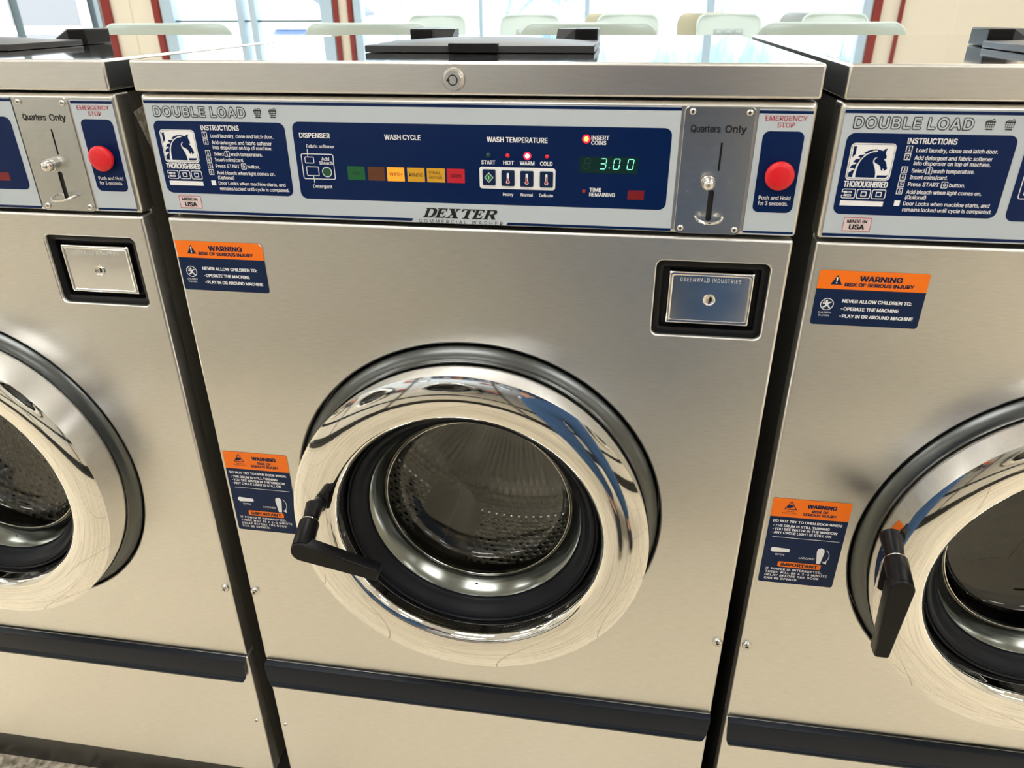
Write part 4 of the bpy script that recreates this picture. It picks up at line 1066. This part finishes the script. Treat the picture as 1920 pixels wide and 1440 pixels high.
Rd = [(.105, .075), (.100, .075), (.115, .080), (.062, .055), .050, (.058, .070), (.072, .092), (.066, .082), .045, .036, .030, .026, .045, .036, .030, .026, .055, .050, .038, (.035, .03), .085, .055, .038, (.035, .03)]
skin('body', V, Ed, Rd, M_skin, t)
skin('shirt', [(0, 0, .86), V[1], V[2], (0, 0, 1.42), V[8], V[9], V[10], (.02, .132, 1.183), V[12], V[13], V[14], (-.158, .132, 1.183)], [(0, 1), (1, 2), (2, 3), (3, 4), (4, 5), (5, 6), (6, 7), (3, 8), (8, 9), (9, 10), (10, 11)], [(.190, .142), (.170, .130), (.175, .135), (.120, .105), .075, .060, .05, .038, .075, .060, .05, .038], M_tee, t)
skin('jeans', [(0, 0, 1.0), (0, 0, .90), (.095, 0, .78), (.108, .02, .50), (.118, 0, .07), (-.095, 0, .78), (-.108, .02, .50), (-.118, 0, .07)], [(0, 1), (1, 2), (2, 3), (3, 4), (1, 5), (5, 6), (6, 7)], [(.160, .115), (.165, .12), .112, .095, .088, .112, .095, .088], M_jean, t)
for sx in (-1, 1): skin('shoe', [(sx * .118, -.05, .05), (sx * .122, .06, .05), (sx * .130, .17, .035)], [(0, 1), (1, 2)], [(.045, .045), (.05, .045), (.045, .032)], M_shoe, t)
skin('hair', [(0, -.035, 1.57), (0, -.030, 1.64), (0, -.012, 1.695), (0, .035, 1.725)], [(0, 1), (1, 2), (2, 3)], [(.055, .042), (.082, .068), (.084, .078), (.056, .050)], M_hair, t)
M_lipc = mat('lip', srgb(168, 96, 88), 0.5); M_eye = mat('eye white', srgb(235, 232, 226), 0.3); M_iris = mat('iris', srgb(52, 40, 34), 0.2)
def blob(name, c, r, mt, sub=None):
    b = bmesh.new(); bmesh.ops.create_uvsphere(b, u_segments=16, v_segments=10, radius=1)
    for v in b.verts: v.co = (c[0] + v.co.x * r[0], c[1] + v.co.y * r[1], c[2] + v.co.z * r[2])
    m_ = MB(); m_.bm(b, mt, True); return m_.build(name, sub or t)
for sx in (-1, 1):
    e_ = blob('eye', (sx * .028, .104, 1.648), (.0115, .008, .0055), M_eye); blob('iris', (sx * .028, .1105, 1.647), (.0048, .0025, .0048), M_iris, e_)
    blob('ear', (sx * .074, .02, 1.63), (.010, .020, .031), M_skin); blob('eyebrow', (sx * .029, .112, 1.668), (.018, .006, .0035), M_hair)
blob('nose', (0, .116, 1.622), (.011, .018, .022), M_skin); blob('mouth', (0, .104, 1.580), (.024, .008, .007), M_lipc)
# fingers curl round the phone's ends
def hand(base, sx):
    bx, by, bz = base; vs = [(bx, by, bz)]; es = []; rs = [.024]
    for k in range(4):
        z = bz + .030 - .018 * k; n0 = len(vs); l = (.9, 1.0, .95, .8)[k]
        vs += [(bx - sx * .020 * l, by + .030, z), (bx - sx * .032 * l, by + .052, z - .003), (bx - sx * .052 * l, by + .050, z - .005)]
        es += [(0, n0), (n0, n0 + 1), (n0 + 1, n0 + 2)]; rs += [.0095, .0085, .0075]
    n0 = len(vs); vs += [(bx - sx * .012, by + .004, bz + .032), (bx - sx * .035, by + .012, bz + .030)]; es += [(0, n0), (n0, n0 + 1)]; rs += [.011, .009]
    return skin('hand', vs, es, rs, M_skin, t, 2)
hand((.005, .150, 1.185), 1); hand((-.150, .150, 1.185), -1)
ph = empty('phone', tuple(cam.matrix_world.translation - fw * 0.085 + rt * 0.045 - up * 0.02))
ph.rotation_euler = cam.matrix_world.to_euler()
tag(ph, 'dark smartphone held level by the mirrored person', 'phone')
mb = MB(); mb.box(-.074, .074, -.036, .036, -.004, .004, M_plas, .003); mb.build('phone_body', ph)
mb = MB(); mb.box(-.070, -.036, -.000, .032, -.0065, -.0041, M_gloss, .001); mb.build('camera_bump', ph)

# ================================================================== OUTSIDE THE WINDOWS
M_pave = mat('pale pavement', srgb(214, 214, 210), 0.9)
M_house = mat('white siding', srgb(226, 228, 228), 0.8)
M_roof = mat('grey shingles', srgb(120, 128, 140), 0.9)
M_hwin = mat('dark shop window', srgb(128, 128, 130), 0.2)
M_car = mat('white car paint', srgb(225, 228, 232), 0.2)
M_cglass = mat('blue tinted car glass', srgb(60, 92, 140), 0.1)
M_tyre = mat('tyre', srgb(40, 40, 42), 0.8)
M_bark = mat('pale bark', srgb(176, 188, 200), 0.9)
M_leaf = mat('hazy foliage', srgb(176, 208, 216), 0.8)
mb = MB(); mb.box(-40, 40, YF + .13, 60, -1.2, -.95, M_pave); struct('ground', mb)
def house(label, x0, x1, y0, h, win, gable):
    t = empty('house', ((x0 + x1) / 2, y0, -.95)); w = x1 - x0
    tag(t, label, 'building')
    mb = MB(); mb.box(-w / 2, w / 2, 0, 5, 0, h, M_house)
    if gable: mb.loft([[(-w / 2, y, h), (w / 2, y, h), (0, y, h + w * .33)] for y in (0, 5)], M_house, True, True, smooth=False)
    mb.build('wall', t)
    if gable:
        mb = MB()
        for s in (-1, 1): mb.loft([[(s * (w / 2 + .3), y, h - .2), (0, y, h + w * .33), (0, y, h + w * .33 + .18), (s * (w / 2 + .3), y, h - .02)] for y in (-.4, 5.3)], M_roof, True, True, smooth=False)
        mb.build('roof', t)
    else:
        mb = MB(); mb.box(-w / 2 - .2, w / 2 + .2, -.2, 5.2, h, h + .25, M_roof); mb.build('roof', t)
    for a, b, z0, z1 in win:
        mb = MB(); mb.box(a, b, -.03, .03, z0, z1, M_hwin); f = mb.build('window', t)
        mb = MB(); mb.box(a - .08, b + .08, -.05, -.031, z0 - .08, z0, M_house); mb.build('window_sill', f)
house('pale building with a dark window, seen through the far left pane', -18.0, -10.6, 16.0, 5.0, [(.4, 2.1, 1.75, 2.95)], False)
house('white house with a peaked grey roof, far beyond the middle window', -19.4, -14.6, 38.0, 1.75, [], True)
t = empty('car', (-12.3, 28.0, -.95), PI / 2); tag(t, 'white car with blue tinted glass parked outside the middle window', 'car')
def cloft(sec, mt, name, par=None):
    mb = MB(); mb.loft([[(x, -w, z0), (x, w, z0), (x, w * .98, (z0 + z1) / 2), (x, w * .86, z1), (x, -w * .86, z1), (x, -w * .98, (z0 + z1) / 2)] for x, w, z0, z1 in sec], mt, True, True); return mb.build(name, par or t)
cloft([(-2.2, .7, .35, .6), (-2.1, .82, .3, .72), (-1.2, .86, .25, .86), (.9, .87, .25, .92), (2.0, .84, .3, .88), (2.2, .75, .35, .7)], M_car, 'body')
cloft([(-1.2, .74, .86, .88), (-.5, .70, .87, 1.36), (.9, .70, .9, 1.40), (1.7, .74, .9, .93)], M_cglass, 'windows')
cloft([(-.55, .62, 1.34, 1.42), (.2, .64, 1.36, 1.47), (.95, .62, 1.36, 1.44)], M_car, 'roof')
for x in (-1.4, 1.4):
    for y in (-.85, .72): 
        mb = MB(); mb.lathe([(.001, y), (.31, y), (.33, y + .04), (.33, y + .13), (.001, y + .15)], x, .33, M_tyre, 24); mb.build('wheel', t)
random.seed(4)
def tree(x, y, h, label, leafy):
    t = empty('tree', (x, y, -.95)); tag(t, label, 'tree', 'trees outside the windows')
    mb = MB(); lf = MB()
    def br(p, d, L, r, lv):
        pts = [p]; 
        for i in range(3):
            d = (d + Vector((random.uniform(-.22, .22), random.uniform(-.22, .22), random.uniform(-.05, .15)))).normalized(); pts.append(pts[-1] + d * L / 3)
        mb.tube(pts, [r, r * .85, r * .7, r * .55], M_bark, 5)
        if lv <= 1 and leafy:
            for _ in range(26):
                c = pts[-1] + Vector((random.gauss(0, .35), random.gauss(0, .35), random.gauss(0, .3))); a = Vector((random.uniform(-1, 1), random.uniform(-1, 1), random.uniform(-1, 1))).normalized() * .10; b = a.orthogonal().normalized() * .07
                lf.add([c - a, c + b, c + a, c - b], [(0, 1, 2, 3)], M_leaf)
        if lv:
            for _ in range(3): br(pts[random.choice((2, 3))], (d + Vector((random.uniform(-.8, .8), random.uniform(-.8, .8), random.uniform(-.2, .5)))).normalized(), L * .68, r * .55, lv - 1)
    br(Vector((0, 0, 0)), Vector((0, 0, 1)), h * .42, h * .022, 4)
    mb.build('trunk', t)
    if leafy: lf.build('foliage', t)
for x, y, h, l, lf in ((-6.9, 25, 5.6, 'bare pale tree beyond the left part of the wide window', True), (-3.1, 17, 4.8, 'hazy tree left of the first white window chair', True), (2.3, 25, 5.6, 'hazy tree behind the right pane of the wide window', True), (4.9, 17, 4.8, 'hazy tree beside the maroon trim at the right', True), (-2.2, 36, 6.5, 'faint distant tree in the middle of the wide window', False)):
    tree(x, y, h, l, lf)
